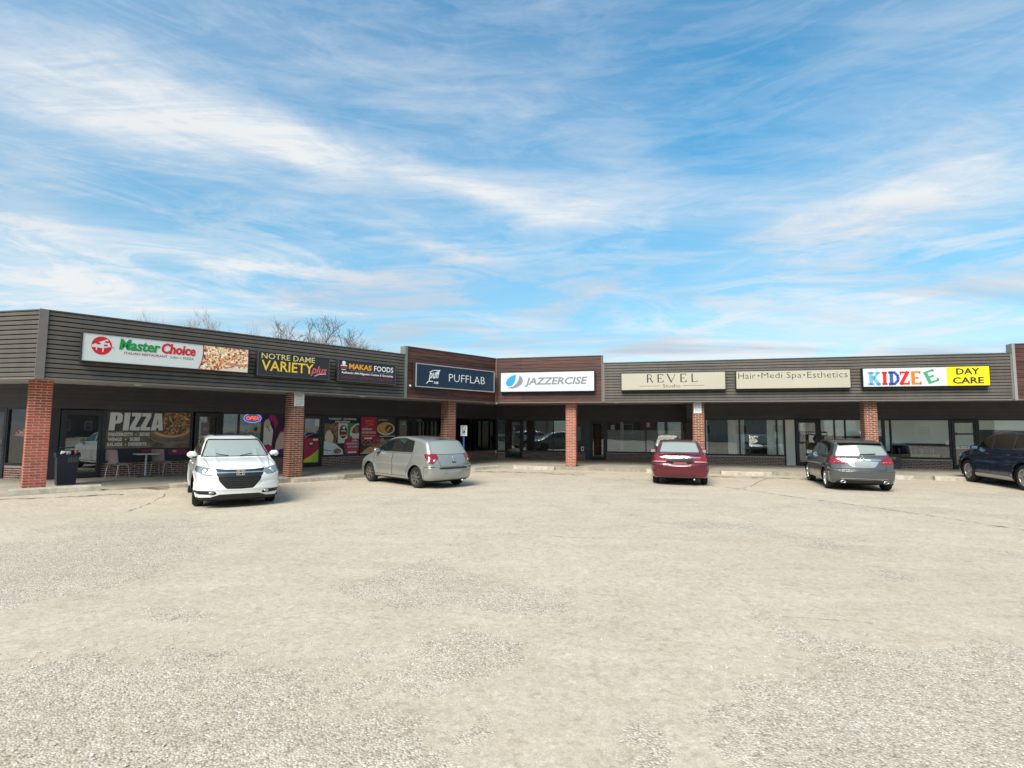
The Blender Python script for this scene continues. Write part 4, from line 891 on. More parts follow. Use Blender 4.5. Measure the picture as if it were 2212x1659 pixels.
# high-contrast serif capitals and slab capitals drawn from strokes
def glyph(ch, x, z, w, h, th, tn, y0, y1, serif=None):
    b = MB(); s = serif if serif is not None else tn
    def R(a, c, d, e): b.box(x + a * w, x + c * w, y0, y1, z + d * h, z + e * h)
    def S(pts, ww): b.stroke([(x + a * w, z + c * h) for a, c in pts], ww, y0, y1)
    k = th / w; q = s / h
    if ch in 'REKDIL': R(.06, .06 + k, 0, 1)
    if ch == 'R': S([(.1 + k, .985), (.62, .96), (.80, .76), (.62, .53), (.1 + k, .50)], tn); S([(.5, .5), (.95, .02)], th * .8)
    if ch == 'E': R(.06 + k, .92, 1 - q, 1); R(.06 + k, .75, .5 - q / 2, .5 + q / 2); R(.06 + k, .98, 0, q); R(.90 - k * .2, .98, 0, .24); R(.86 - k * .2, .92, .80, 1)
    if ch == 'L': R(.06 + k, .95, 0, q); R(.90, .97, 0, .2)
    if ch == 'V': S([(.04, 1), (.5, .02)], th); S([(.5, .02), (.96, 1)], tn)
    if ch == 'K': S([(.1 + k, .42), (.82, .96)], tn * 1.3); S([(.38, .62), (.88, .04)], th * .95); R(-.06, .2 + k, 0, q); R(-.06, .2 + k, 1 - q, 1); R(.62, 1.02, 0, q); R(.58, .98, 1 - q, 1)
    if ch == 'I': R(-.2, .3 + k, 0, q); R(-.2, .3 + k, 1 - q, 1)
    if ch == 'D': S([(.06, .95), (.55, .93), (.86, .70), (.90, .5), (.86, .30), (.55, .07), (.06, .05)], th * .8); R(-.06, .3, 0, q); R(-.06, .3, 1 - q, 1)
    if ch == 'Z': R(.05, .95, 1 - q, 1); R(.05, .98, 0, q); S([(.82, .94), (.15, .06)], th); R(.05, .17, .72, 1); R(.86, .98, 0, .3)
    return b
FC = mat('cream_sign_face', (0.42, 0.38, 0.30), .4, var=.04, vscale=.7); INK = mat('dark_brown_ink', (0.025, 0.02, 0.018), .5)
t = sign('cream sign with spaced dark capitals above two thin rules', FR, 5.14, 8.89, 3.14, 3.78, FC)
for ch, x0, x1 in (('R', 6.08, 6.32), ('E', 6.47, 6.71), ('V', 6.83, 7.14), ('E', 7.30, 7.54), ('L', 7.70, 7.93)): part('letter', glyph(ch, x0, 3.415, x1 - x0, .31, .045, .016, Y0 - .006, Y0), INK, t)
words(t, 'Studio', 6.68, 7.31, 3.215, 3.34, Y0 - .002, INK, bold=-.01); flat('rule', t, [('r', (5.81, 6.58, 3.274, 3.284), INK)], Y0, INK); flat('rule', t, [('r', (7.39, 8.16, 3.274, 3.284), INK)], Y0, INK)
t = sign('cream sign with one high line of small dark lettering', FR, 9.275, 12.98, 3.14, 3.775, FC)
words(t, 'Hair', 9.345, 9.93, 3.495, 3.71, Y0 - .002, INK, bold=-.012); words(t, 'Medi Spa', 10.13, 11.44, 3.44, 3.71, Y0 - .002, INK, bold=-.012); words(t, 'Esthetics', 11.63, 12.90, 3.495, 3.71, Y0 - .002, INK, bold=-.012)
flat('bullet', t, [('e', (10.03, 3.60, .03, .03), INK)], Y0, INK); flat('bullet', t, [('e', (11.53, 3.60, .03, .03), INK)], Y0, INK)
# day care sign
t = sign('white and yellow sign with big multicoloured slab letters', FR, 13.38, 17.05, 3.155, 3.79, FW_)
b = MB(); b.box(15.855, 17.05, -.2115, -.2085, 3.156, 3.79); part('yellow_panel', b, mat('sign_bright_yellow', (0.82, 0.66, 0.005), .4), t)
for ch, x0, x1, c in (('K', 13.54, 13.90, (0.13, 0.36, 0.55)), ('I', 13.97, 14.09, (0.60, 0.01, 0.012)), ('D', 14.16, 14.46, (0.05, 0.08, 0.30)), ('Z', 14.47, 14.77, (0.60, 0.03, 0.14)), ('E', 14.80, 15.12, (0.66, 0.16, 0.01))):
    part('letter', glyph(ch, x0, 3.21, x1 - x0, .45, .105, .05, Y0 - .006, Y0, serif=.06), mat('letter_colour_%d' % int(c[0] * 1000 + c[1] * 10), c, .4), t)
e = glyph('E', 15.22, 3.26, .36, .43, .105, .05, Y0 - .006, Y0, serif=.06); cx_, cz_ = 15.4, 3.47
e.v = [(cx_ + (x - cx_) * cos(.36) - (z - cz_) * sin(.36), y_, cz_ + (x - cx_) * sin(.36) + (z - cz_) * cos(.36)) for x, y_, z in e.v]; part('letter', e, mat('letter_green', (0.06, 0.28, 0.16), .4), t)
words(t, 'DAY', 16.12, 16.79, 3.52, 3.735, Y0 - .004, INK, bold=.03); words(t, 'CARE', 16.01, 16.89, 3.215, 3.435, Y0 - .004, INK, bold=.03)

# lit open sign hanging in the variety window
t = thing('open_sign', 'small lit neon open sign, red letters in a blue oval, hanging in the window', 'neon sign', FL, (-8.11, YL + .05, 1.78))
b = MB(); b.tube([(-8.11 + .30 * cos(a * pi / 16), YL + .045, 1.94 + .155 * sin(a * pi / 16)) for a in range(33)], .011, 6, caps=False); part('oval_tube', b, mat('neon_blue', (0.1, 0.2, 0.6), emit='#5a78ff', emit_s=1.0), t)
b = MB(); b.ellipse(-8.11, 1.94, .285, .14, YL + .055, YL + .06); part('backing', b, mat('sign_backing', (0.01, 0.01, 0.02)), t)
b = MB()
for pts in ([(-8.33, 1.94), (-8.29, 1.99), (-8.24, 1.99), (-8.21, 1.94), (-8.24, 1.89), (-8.29, 1.89), (-8.33, 1.94)], [(-8.20, 1.88), (-8.16, 2.0), (-8.10, 1.99), (-8.09, 1.95), (-8.17, 1.93)], [(-7.99, 2.0), (-8.06, 1.99), (-8.08, 1.89), (-8.0, 1.88)], [(-8.07, 1.94), (-8.0, 1.94)], [(-7.97, 1.88), (-7.95, 2.0), (-7.91, 1.88), (-7.88, 2.0)]):
    b.tube([(x, YL + .042, z) for x, z in pts], .010, 5)
part('letter_tubes', b, mat('neon_red', (0.6, 0.05, 0.05), emit='#ff3030', emit_s=1.3), t)

# ================================================================== STREET FURNITURE
def wheel_stop(F, x0, x1, y, label, rz=0.0, zb=None):
    c = to(F, (x0 + x1) / 2, y); z = ground_z(c.x, c.y) if zb is None else zb
    Fm = F @ Matrix.Translation(((x0 + x1) / 2, y, z)) @ Matrix.Rotation(rz, 4, 'Z'); L = (x1 - x0) / 2
    b = MB(); n = 10
    for i in range(n):
        a, c2 = -L + 2 * L * i / n, -L + 2 * L * (i + 1) / n
    prof = [(-.125, -.02), (-.115, .105), (-.09, .135), (.09, .135), (.115, .105), (.125, -.02)]
    rr = random.Random(int(x0 * 100)); V = []; m = len(prof)
    for i in range(n + 1):
        x = -L + 2 * L * i / n + (.012 if i == 0 else -.012 if i == n else 0)
        for k, (p, q) in enumerate(prof): V.append((x + rr.uniform(-.006, .006), p + rr.uniform(-.004, .004), q + rr.uniform(-.005, .004) * (1 if k in (1, 2, 3, 4) else 0)))
    Fc = [(i * m + k, (i + 1) * m + k, (i + 1) * m + k + 1, i * m + k + 1) for i in range(n) for k in range(m - 1)] + [tuple(range(m)), tuple(n * m + k for k in range(m - 1, -1, -1))]
    b.add(V, Fc)
    o = link('wheel_stop', b.mesh('wheel_stop', mat('weathered_concrete', (0.39, 0.35, 0.28), .9, var=.3, vscale=6, bump=.7, bscale=45)))
    o.matrix_world = Fm; props(o, label, 'wheel stop', 'concrete wheel stops along the walk'); return o
wheel_stop(FL, -14.62, -12.98, .30, 'leftmost wheel stop, in front of the bright red pillar and the bin', rz=-.10, zb=.112)
wheel_stop(FL, -11.6, -9.95, .10, 'wheel stop mostly hidden behind the white car')
wheel_stop(FL, -8.50, -6.84, -.05, 'wheel stop at the foot of the pillar between the white car and the silver hatchback')
wheel_stop(FL, -5.85, -4.2, .0, 'wheel stop whose end shows by the silver hatchback front wheel')
wheel_stop(FL, -1.35, .28, -.05, 'wheel stop just right of the silver hatchback tail', rz=.0)
wheel_stop(FR, .78, 2.50, .02, 'wheel stop left of the middle pillar', rz=-.03)
wheel_stop(FR, 6.02, 7.7, -.08, 'wheel stop under the nose of the maroon sedan')
wheel_stop(FR, 8.66, 10.38, -.10, 'wheel stop between the maroon sedan and the grey wagon')
wheel_stop(FR, 13.0, 14.76, -.10, 'wheel stop showing right of the grey wagon')
wheel_stop(FR, 15.35, 17.1, -.06, 'rightmost wheel stop, left of the dark blue car')

# litter bin
bx, by = -13.42, 2.20
t = thing('litter_bin', 'dark navy square litter bin with rubbish in its top tray, beside the red pillar', 'bin', FL, (bx, by, WALK), rz=0)
t.scale = (.82, .82, 1.0)
MBIN = mat('navy_bin_plastic', (0.008, 0.012, 0.026), .38, var=.3, vscale=3, bump=.15)
def taper(b, cx, cy, w0, w1, z0, z1, d0=None, d1=None):
    d0 = d0 or w0; d1 = d1 or w1
    b.add([(cx - w0 / 2, cy - d0 / 2, z0), (cx + w0 / 2, cy - d0 / 2, z0), (cx + w0 / 2, cy + d0 / 2, z0), (cx - w0 / 2, cy + d0 / 2, z0), (cx - w1 / 2, cy - d1 / 2, z1), (cx + w1 / 2, cy - d1 / 2, z1), (cx + w1 / 2, cy + d1 / 2, z1), (cx - w1 / 2, cy + d1 / 2, z1)],
          [(0, 3, 2, 1), (4, 5, 6, 7), (0, 1, 5, 4), (1, 2, 6, 5), (2, 3, 7, 6), (3, 0, 4, 7)])
b = MB(); taper(b, bx, by, .46, .54, WALK, .84); part('bin_body', b, MBIN, t)
b = MB(); taper(b, bx, by, .60, .60, .84, .88); b.box(bx - .30, bx - .27, by - .3, by + .3, .88, .94); b.box(bx + .27, bx + .30, by - .3, by + .3, .88, .94); b.box(bx - .27, bx + .27, by + .27, by + .30, .88, .99); part('rim_tray', b, MBIN, t)
for k in range(7):
    b = MB(); x_ = bx + .0 + k * .038; b.box(x_, x_ + .014, by - .285, by - .262, .70 + .0, .84); part('vent_slot', b, mat('slot_grey', (0.15, 0.15, 0.17)), t) if k % 1 == 0 else None
b = MB(); b.tube([(bx - .18, by + .29, .99), (bx - .18, by + .29, 1.06), (bx + .2, by + .29, 1.06), (bx + .2, by + .29, .99)], .014, 6); part('back_bar', b, MBIN, t)
b = MB(); b.lathe([(0, 0), (.033, 0), (.043, .12), (0, .12)], 'z', 14, (bx + .165, by - .12, .885)); single('paper_cup', b, mat('orange_cup', (0.42, 0.11, 0.05), .5), 'orange and white paper cup left on the rim of the litter bin', 'cup', FL, (0, 0, 0))
rr = random.Random(4)
for k, (dx, dy) in enumerate(((-.09, -.1), (.03, -.02))):
    b = MB(); pts = [Vector((rr.uniform(-1, 1), rr.uniform(-1, 1), rr.uniform(-.6, 1))).normalized() * rr.uniform(.05, .085) for _ in range(16)]
    import bmesh
    bm = bmesh.new(); [bm.verts.new(p) for p in pts]; bmesh.ops.convex_hull(bm, input=bm.verts)
    bm.verts.index_update(); vs_ = [v for v in bm.verts if v.link_faces]; ix = {v: i for i, v in enumerate(vs_)}
    b.add([(v.co.x + bx + dx, v.co.y + by + dy, v.co.z + .93) for v in vs_], [tuple(ix[v] for v in f.verts) for f in bm.faces]); bm.free()
    single('crumpled_paper', b, mat('crumpled_white', (0.62, 0.62, 0.58), .8), ['larger crumpled white paper at the left of the bin top', 'smaller crumpled white paper in the middle of the bin top'][k], 'litter', FL, (0, 0, 0))

# cafe table and two chairs
tx, ty = -11.42, 3.38
t = thing('cafe_table', 'small square cafe table on one pale pedestal under the pizza poster', 'table', FL, (tx, ty, WALK))
b = MB(); b.cbox((tx, ty, .80), (.58, .52, .028), bev=.008); part('table_top', b, mat('pale_laminate', (0.65, 0.62, 0.54), .4), t)
b = MB(); b.lathe([(.028, .02), (.028, .67)], 'z', 14, (tx, ty, WALK)); part('pedestal', b, mat('pale_post', (0.5, 0.56, 0.55), .4), t)
b = MB()
for a in range(4): b.tube([(tx, ty, WALK + .05), (tx + .26 * cos(a * pi / 2 + .6), ty + .26 * sin(a * pi / 2 + .6), WALK + .015)], .014, 6)
part('base', b, mat('table_foot', (0.12, 0.12, 0.12), .5), t)
MV = mat('mauve_plastic', (0.34, 0.22, 0.22), .45, var=.1); CH = mat('chair_tube', (0.65, 0.58, 0.54), .35)
def chair(cx, cy, rz, label):
    t = thing('cafe_chair', label, 'chair', FL, (cx, cy, WALK), 'cafe chairs by the pizza window', rz=rz)
    z = 0.0
    def P(nm, b, m):
        o = link(nm, b.mesh(nm, m), t); return o
    b = MB(); b.cbox((0, 0, .43), (.42, .42, .03), bev=.012); P('seat', b, MV)
    b = MB(); V = []
    for i in range(7):
        u = -.20 + .40 * i / 6
        for k in range(5):
            w = k / 4; V.append((u, -.20 - .06 * w + .05 * (1 - (u / .2) ** 2) * -1 + .05, .46 + .36 * w))
    F_ = [(i * 5 + k, (i + 1) * 5 + k, (i + 1) * 5 + k + 1, i * 5 + k + 1) for i in range(6) for k in range(4)]
    b.add(V, F_, True); b.add([(x, y_ + .012, z_) for x, y_, z_ in V], [f[::-1] for f in F_], True); P('backrest', b, MV)
    for s in (-1, 1):
        b = MB(); b.tube([(s * .21, -.21, 0), (s * .20, -.15, .37), (s * .20, -.10, .415), (s * .20, .10, .415), (s * .20, .15, .37), (s * .21, .21, 0)], .011, 6); P('leg_frame', b, CH)
    return t
chair(-12.12, 3.30, radians(-62), 'left mauve cafe chair beside the small table'); chair(-10.98, 3.50, radians(-50), 'right mauve cafe chair, nearer the white car')

# grey storage box by the day care window
t = thing('storage_box', 'low dark grey storage box standing against the window wall behind the grey wagon', 'box', FR, (15.3, 3.45, WALK))
MGY = mat('slate_plastic', (0.045, 0.05, 0.052), .6, var=.15)
b = MB(); taper(b, 15.45, 3.72, .62, .66, WALK, .62, .5, .54); part('box_body', b, MGY, t)
b = MB(); b.cbox((15.45, 3.72, .665), (.74, .62, .085), bev=.025); part('lid', b, MGY, t)
b = MB(); b.box(15.30, 15.60, 3.44, 3.455, .50, .60); part('latch', b, mat('cardboard', (0.25, 0.19, 0.11)), t)

# accessible parking sign
t = thing('parking_sign', 'white accessible parking sign on a blue post, right of the silver hatchback', 'sign', frame(-1.93, 21.75, radians(8)), (0, 0, 0))
b = MB(); b.box(-.03, .03, -.012, .012, -.03, 1.72); part('post', b, mat('blue_post', (0.05, 0.12, 0.38), .4), t)
b = MB(); b.cbox((0, -.018, 1.53), (.26, .008, .42), bev=.003); part('sign_plate', b, M_WHITE, t)
b = MB(); b.lathe([(.068, 0), (.085, 0), (.085, .004), (.068, .004)], 'y', 24, (0, -.0275, 1.645), close=True); b.stroke([(-.05, 1.695), (.05, 1.595)], .014, -.0275, -.0235); part('no_parking_ring', b, mat('ink_dark_grey', (0.08, 0.06, 0.06)), t)
b = MB(); b.box(-.055, .055, -.0265, -.0225, 1.425, 1.535); part('symbol_panel', b, M_BLACK, t)
b = MB(); b.ellipse(-.012, 1.52, .010, .010, -.029, -.0268); b.stroke([(-.012, 1.508), (-.01, 1.475), (.018, 1.475), (.03, 1.445)], .009, -.029, -.0268); b.stroke([(-.02, 1.485), (-.035, 1.46), (-.01, 1.437), (.012, 1.45)], .007, -.029, -.0268); part('wheelchair_symbol', b, M_WHITE, t)
part('lettering', text_mb('BY PERMIT', -.10, .10, 1.375, 1.405, -.0235), M_BLACK, t); part('lettering', text_mb('ONLY', -.04, .04, 1.34, 1.362, -.0235), M_BLACK, t)

# ================================================================== GROUND MARKS
def mark_mat(name, col, thr, scale=6, soft=.08, stretch=None):
    m = bpy.data.materials.new(name); m.use_nodes = True; N = NT(m.node_tree); b = m.node_tree.nodes['Principled BSDF']
    b.inputs['Base Color'].default_value = (*col, 1); b.inputs['Roughness'].default_value = .9
    tc = N.new('ShaderNodeTexCoord'); v = tc.outputs['Object']
    if stretch: v = N.mapping(v, scale=stretch)
    N.link(N.ramp(N.noise(v, scale, 6, .7), [(thr, 0.0), (thr + soft, 1.0)]), b.inputs['Alpha']); return m
def ribbon(pts, w, z=.006, jit=0.0, seed=1):
    r = random.Random(seed); V = []; F = []; P = []
    for i in range(len(pts) - 1):
        a, c = Vector(pts[i]), Vector(pts[i + 1]); n = max(1, int((c - a).length / .15))
        for k in range(n): P.append(a.lerp(c, k / n))
    P.append(Vector(pts[-1]))
    for i, p in enumerate(P):
        d = (P[min(i + 1, len(P) - 1)] - P[max(0, i - 1)]).normalized(); n = Vector((-d.y, d.x)); q = p + n * r.uniform(-jit, jit)
        ww = w * r.uniform(.6, 1.3) if jit else w
        for s in (-1, 1): x_, y_ = q + n * s * ww / 2; V.append((x_, y_, z + ground_z(x_, y_)))
    b = MB(); b.add(V, [(2 * i, 2 * i + 1, 2 * i + 3, 2 * i + 2) for i in range(len(P) - 1)]); return b
MC = mark_mat('asphalt_crack_dark', (0.11, 0.088, 0.07), .40, 5, .25)
MPW = mark_mat('worn_white_paint', (0.60, 0.60, 0.58), .52, 9, .2); MPY = mark_mat('worn_cream_paint', (0.58, 0.47, 0.33), .50, 8, .25); MDK = mark_mat('dark_asphalt_patch', (0.13, 0.10, 0.075), .47, 2.2, .18, (1, 2.2, 1))
def crack(pts, w, jit=.03, seed=1, m=None, name='asphalt_crack'): single(name, ribbon(pts, w, .006 if m is None else .004, jit, seed), m or MC, None, None, kind='structure')
crack([(3.6, 17.9), (4.38, 17.41), (5.25, 16.88), (6.05, 15.61), (6.55, 14.73), (6.8, 13.73), (7.38, 12.49), (7.82, 11.58), (8.15, 10.74), (8.36, 9.91), (8.55, 9.12), (9.4, 6.5)], .05, seed=2)
crack([(6.16, 14.92), (7.1, 16.0), (7.91, 17.34), (8.76, 18.51)], .035, seed=3)
crack([(7.61, 10.03), (8.4, 9.4)], .025, seed=4); crack([(-7.37, 10.52), (-7.64, 11.47), (-8.18, 12.96)], .03, seed=5)
crack([(-11.9, 11.0), (-11.2, 11.3), (-10.6, 11.25), (-9.9, 11.7), (-9.3, 12.2), (-8.9, 12.5)], .10, jit=.05, seed=6); crack([(2.4, 4.9), (3.1, 4.75)], .012, jit=.01, seed=7); crack([(-.2, 8.6), (1.4, 8.2)], .014, jit=.02, seed=8)
crack([(1.0, 20.6), (2.9, 20.2), (5.2, 19.3), (6.1, 18.7)], .05, jit=.05, seed=9)
for i, p_ in enumerate([[(-1.1, 14.9), (-.5, 16.1), (-.07, 17.3)], [(.1, 14.6), (.58, 14.85), (1.0, 15.2)], [(1.6, 17.5), (2.4, 16.9)], [(2.6, 16.1), (3.6, 14.9), (4.3, 13.9)]]):
    crack(p_, .10, jit=.01, seed=20 + i, m=MPY, name='worn_bay_line')
b = MB(); b.add([(.95, 16.0, .005), (1.75, 16.0, .005), (1.85, 17.6, .005), (.95, 17.6, .005)], [(0, 1, 2, 3)]); single('worn_paint_patch', b, MPW, None, None, kind='structure')
for i, p_ in enumerate([[(-1.4, 20.6), (.6, 20.2), (2.6, 19.3)], [(-10.4, 13.1), (-9.4, 13.4), (-8.6, 13.7)], [(-5.2, 17.0), (-3.9, 18.3), (-2.4, 19.7)], [(5.6, 19.4), (8.6, 18.6), (12, 17.9)]]):
    single('dark_asphalt_patch', ribbon(p_, .55, .0045, .05, 40 + i), MDK, None, None, kind='structure')  # soft-edged dark ribbons on the asphalt near the walk

# loose chips of stone, too many to count
def chips():
    r = random.Random(9); b = MB()
    for (ax, ay, rx, ry, n) in ((-2.2, 2.9, 2.2, 1.6, 1100), (2.8, 3.2, 2.0, 1.1, 900), (-5.6, 7.0, 2.2, 2.2, 700), (-.35, 4.1, .6, .5, 200), (0, 8, 9, 6, 700)):
        for _ in range(n):
            a = r.uniform(0, 2 * pi); q = math.sqrt(r.random()); x, y = ax + rx * q * cos(a), ay + ry * q * sin(a)
            if y < 1.2: continue
            s = r.uniform(.004, .011); h = s * r.uniform(.4, .8); t0 = r.uniform(0, pi)
            P = [(x + s * r.uniform(.7, 1.2) * cos(t0 + k * pi / 2), y + s * r.uniform(.5, 1) * sin(t0 + k * pi / 2), .001) for k in range(4)] + [(x + r.uniform(-.3, .3) * s, y, h + .004)]
            b.add(P, [(0, 1, 4), (1, 2, 4), (2, 3, 4), (3, 0, 4)])
    single('loose_stone_chips', b, mat('stone_chip', (0.50, 0.455, 0.38), .9, var=.45, vscale=45), 'loose stone chips scattered on the asphalt', None, kind='stuff')
chips()

# ================================================================== BARE TREES
def tree(x, y, h, spread, seed, label, levels=6, r0=.20, fork=.33, twig=.011, lean=0.0, col='bare_bark', half=None):
    r = random.Random(seed); tr = MB(); br = MB()
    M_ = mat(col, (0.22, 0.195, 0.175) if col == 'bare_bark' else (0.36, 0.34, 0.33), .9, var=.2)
    def seg(b, p, q, ra, rb, n): b.tube([p, q], ra, n, caps=False, r1=rb)
    def grow(p, d, ln, ra, lv):
        b = tr if lv == 0 else br
        k = 3 if lv < 3 else 2; pts = [p]; dd = d.copy()
        for i in range(k):
            dd = (dd + Vector((r.uniform(-1, 1), r.uniform(-1, 1), r.uniform(-.3, .6))) * (.10 + .04 * lv)).normalized(); pts.append(pts[-1] + dd * ln / k)
        rb = max(twig, ra * .62)
        b.tube(pts, ra, 7 if lv < 2 else (4 if lv < 4 else 3), caps=False, r1=rb)
        if lv >= levels: return
        nb = 4 if lv == 0 else 3 if lv < 3 else r.choice((2, 3, 3))
        for j in range(nb):
            ang = r.uniform(.3, .75); az = r.uniform(0, 2 * pi) if lv else 2 * pi * j / nb + r.uniform(-.4, .4)
            a = dd.orthogonal().normalized(); c = dd.cross(a); nd = (dd * cos(ang) + (a * cos(az) + c * sin(az)) * sin(ang) * spread).normalized(); nd.z += .12; nd.normalize()
            grow(pts[-1], nd, ln * r.uniform(.62, .86), rb, lv + 1)
        if lv > 1:
            for _ in range(2): 
                q = pts[r.randrange(1, len(pts))]; a = Vector((r.uniform(-1, 1), r.uniform(-1, 1), r.uniform(0, 1))).normalized(); grow(q, (dd + a).normalized(), ln * .5, max(twig, rb * .4), max(lv + 1, levels - 1))
    grow(Vector((x, y, -.1)), Vector((lean, 0, 1)).normalized(), h * fork, r0, 0)
    if half:
        A = np.array(br.v); kz = h / A[:, 2].max(); rad = np.percentile(np.hypot(A[:, 0] - A[:, 0].mean(), A[:, 1] - A[:, 1].mean()), 97); kx = half / rad
        for m_ in (tr, br):
            B = np.array(m_.v); f_ = np.clip(B[:, 2] / (h * .5), 0, 1)[:, None]
            B[:, :2] = np.array([[x, y]]) + (B[:, :2] - np.array([[x, y]])) * (1 + (kx - 1) * f_) - (A[:, :2].mean(0) - np.array([x, y])) * kx * f_
            B[:, 2] *= kz; m_.v = [tuple(q) for q in B]
    t = thing('bare_tree', label, 'tree', None, (x, y, 0), 'leafless trees behind the plaza'); part('trunk', tr, M_, t); part('crown', br, M_, t); return t
tree(-16.3, 46, 11.3, 1.25, 14, 'wide leafless tree showing above the middle of the left wing roof', levels=6, fork=.25, twig=.008, half=5.6)
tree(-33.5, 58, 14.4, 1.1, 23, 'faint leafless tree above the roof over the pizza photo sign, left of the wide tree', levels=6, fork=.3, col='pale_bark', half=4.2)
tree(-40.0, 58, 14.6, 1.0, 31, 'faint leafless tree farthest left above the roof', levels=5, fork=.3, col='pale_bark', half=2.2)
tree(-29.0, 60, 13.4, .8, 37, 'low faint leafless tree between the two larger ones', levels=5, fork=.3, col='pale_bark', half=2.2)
tree(44.0, 43, 10.4, 1.1, 5, 'leafless tree whose branch tips reach in at the far right edge', levels=5, fork=.28, half=5.3)

# ================================================================== ACROSS THE STREET (seen only as reflections in the windows)
def house(x, y, w, d, h, col, label, rz=0.0):
    F = frame(x, y, rz); t = thing('house', label, 'house', F, (0, 0, 0), 'houses across the street')
    b = MB(); b.box(-w / 2, w / 2, -d / 2, d / 2, -.1, h); b.add([(-w / 2, -d / 2, h), (-w / 2, d / 2, h), (-w / 2, 0, h + 2.2), (w / 2, -d / 2, h), (w / 2, d / 2, h), (w / 2, 0, h + 2.2)], [(0, 1, 2), (3, 5, 4)]); part('wall', b, mat('house_wall_%d' % int(col[0] * 100), col, .8, var=.1), t)
    b = MB(); b.add([(-w / 2 - .3, -d / 2 - .4, h - .2), (w / 2 + .3, -d / 2 - .4, h - .2), (w / 2 + .3, 0, h + 2.35), (-w / 2 - .3, 0, h + 2.35), (-w / 2 - .3, d / 2 + .4, h - .2), (w / 2 + .3, d / 2 + .4, h - .2)], [(0, 1, 2, 3), (3, 2, 5, 4)]); part('roof', b, mat('house_roof', (0.06, 0.055, 0.05), .9), t)
    for k in range(3):
        b = MB(); x_ = -w / 2 + w * (k + .5) / 3; b.box(x_ - .7, x_ + .7, d / 2, d / 2 + .04, 1.0, 2.3); f = part('window', b, M_WHITE, t)
        b = MB(); b.box(x_ - .62, x_ + .62, d / 2 + .04, d / 2 + .05, 1.08, 2.22); part('pane', b, glass_mat('dark_house_glass', refl=1, base=(.01, .01, .012)), f)
for i, (x, w, c, lb) in enumerate(((-34, 13, (.42, .40, .36), 'pale low house farthest left across the street'), (-15, 12, (.20, .10, .07), 'brown brick house left of centre across the street'), (4, 13, (.50, .49, .46), 'white low house behind the photographer'), (23, 12, (.30, .26, .2), 'tan house right of centre across the street'), (42, 13, (.14, .12, .11), 'dark house farthest right across the street'))):
    house(x, -30, w, 9, 3.2, c, lb)
for i, (x, y, hh) in enumerate(((-24, -25, 11), (-5, -24, 12), (13, -25, 11), (32, -24, 12))):
    tree(x, y, hh, 1.0, 60 + i, ['leafless street tree left of the brown house', 'leafless street tree between the brown and the white house', 'leafless street tree right of the white house', 'leafless street tree between the tan and the dark house'][i], levels=5, r0=.28, twig=.03)

# ================================================================== CARS (implicit bodies, meshed and cut into panels)
def sdpoly(px, pz, poly):
    """signed distance to a polygon, negative inside"""
    P = np.array(poly, float); n = len(P); d = np.full(px.shape, 1e9); inside = np.zeros(px.shape, bool)
    for i in range(n):
        ax, az_ = P[i]; bx_, bz = P[(i + 1) % n]; ex, ez = bx_ - ax, bz - az_
        wx, wz = px - ax, pz - az_; t = np.clip((wx * ex + wz * ez) / (ex * ex + ez * ez + 1e-12), 0, 1)
        d = np.minimum(d, np.hypot(wx - ex * t, wz - ez * t))
        c = ((az_ > pz) != (bz > pz)); 
        with np.errstate(divide='ignore', invalid='ignore'): xi = ax + (pz - az_) * ex / (ez if ez else 1e-12)
        inside ^= c & (px < xi)
    return np.where(inside, -d, d)
def smax(a, b, k): h = np.clip(k - np.abs(a - b), 0, None) / k; return np.maximum(a, b) + h * h * k / 4
def smin(a, b, k): return -smax(-a, -b, k)
def round_poly(poly, it=2):
    P = [np.array(p, float) for p in poly]
    for _ in range(it):
        Q = []
        for i in range(len(P)):
            a, b_ = P[i], P[(i + 1) % len(P)]; L = np.linalg.norm(b_ - a); f = min(.25, .09 / max(L, 1e-6)) if L > .15 else .25
            Q += [a + (b_ - a) * f, b_ - (b_ - a) * f]
        P = Q
    return [tuple(p) for p in P]

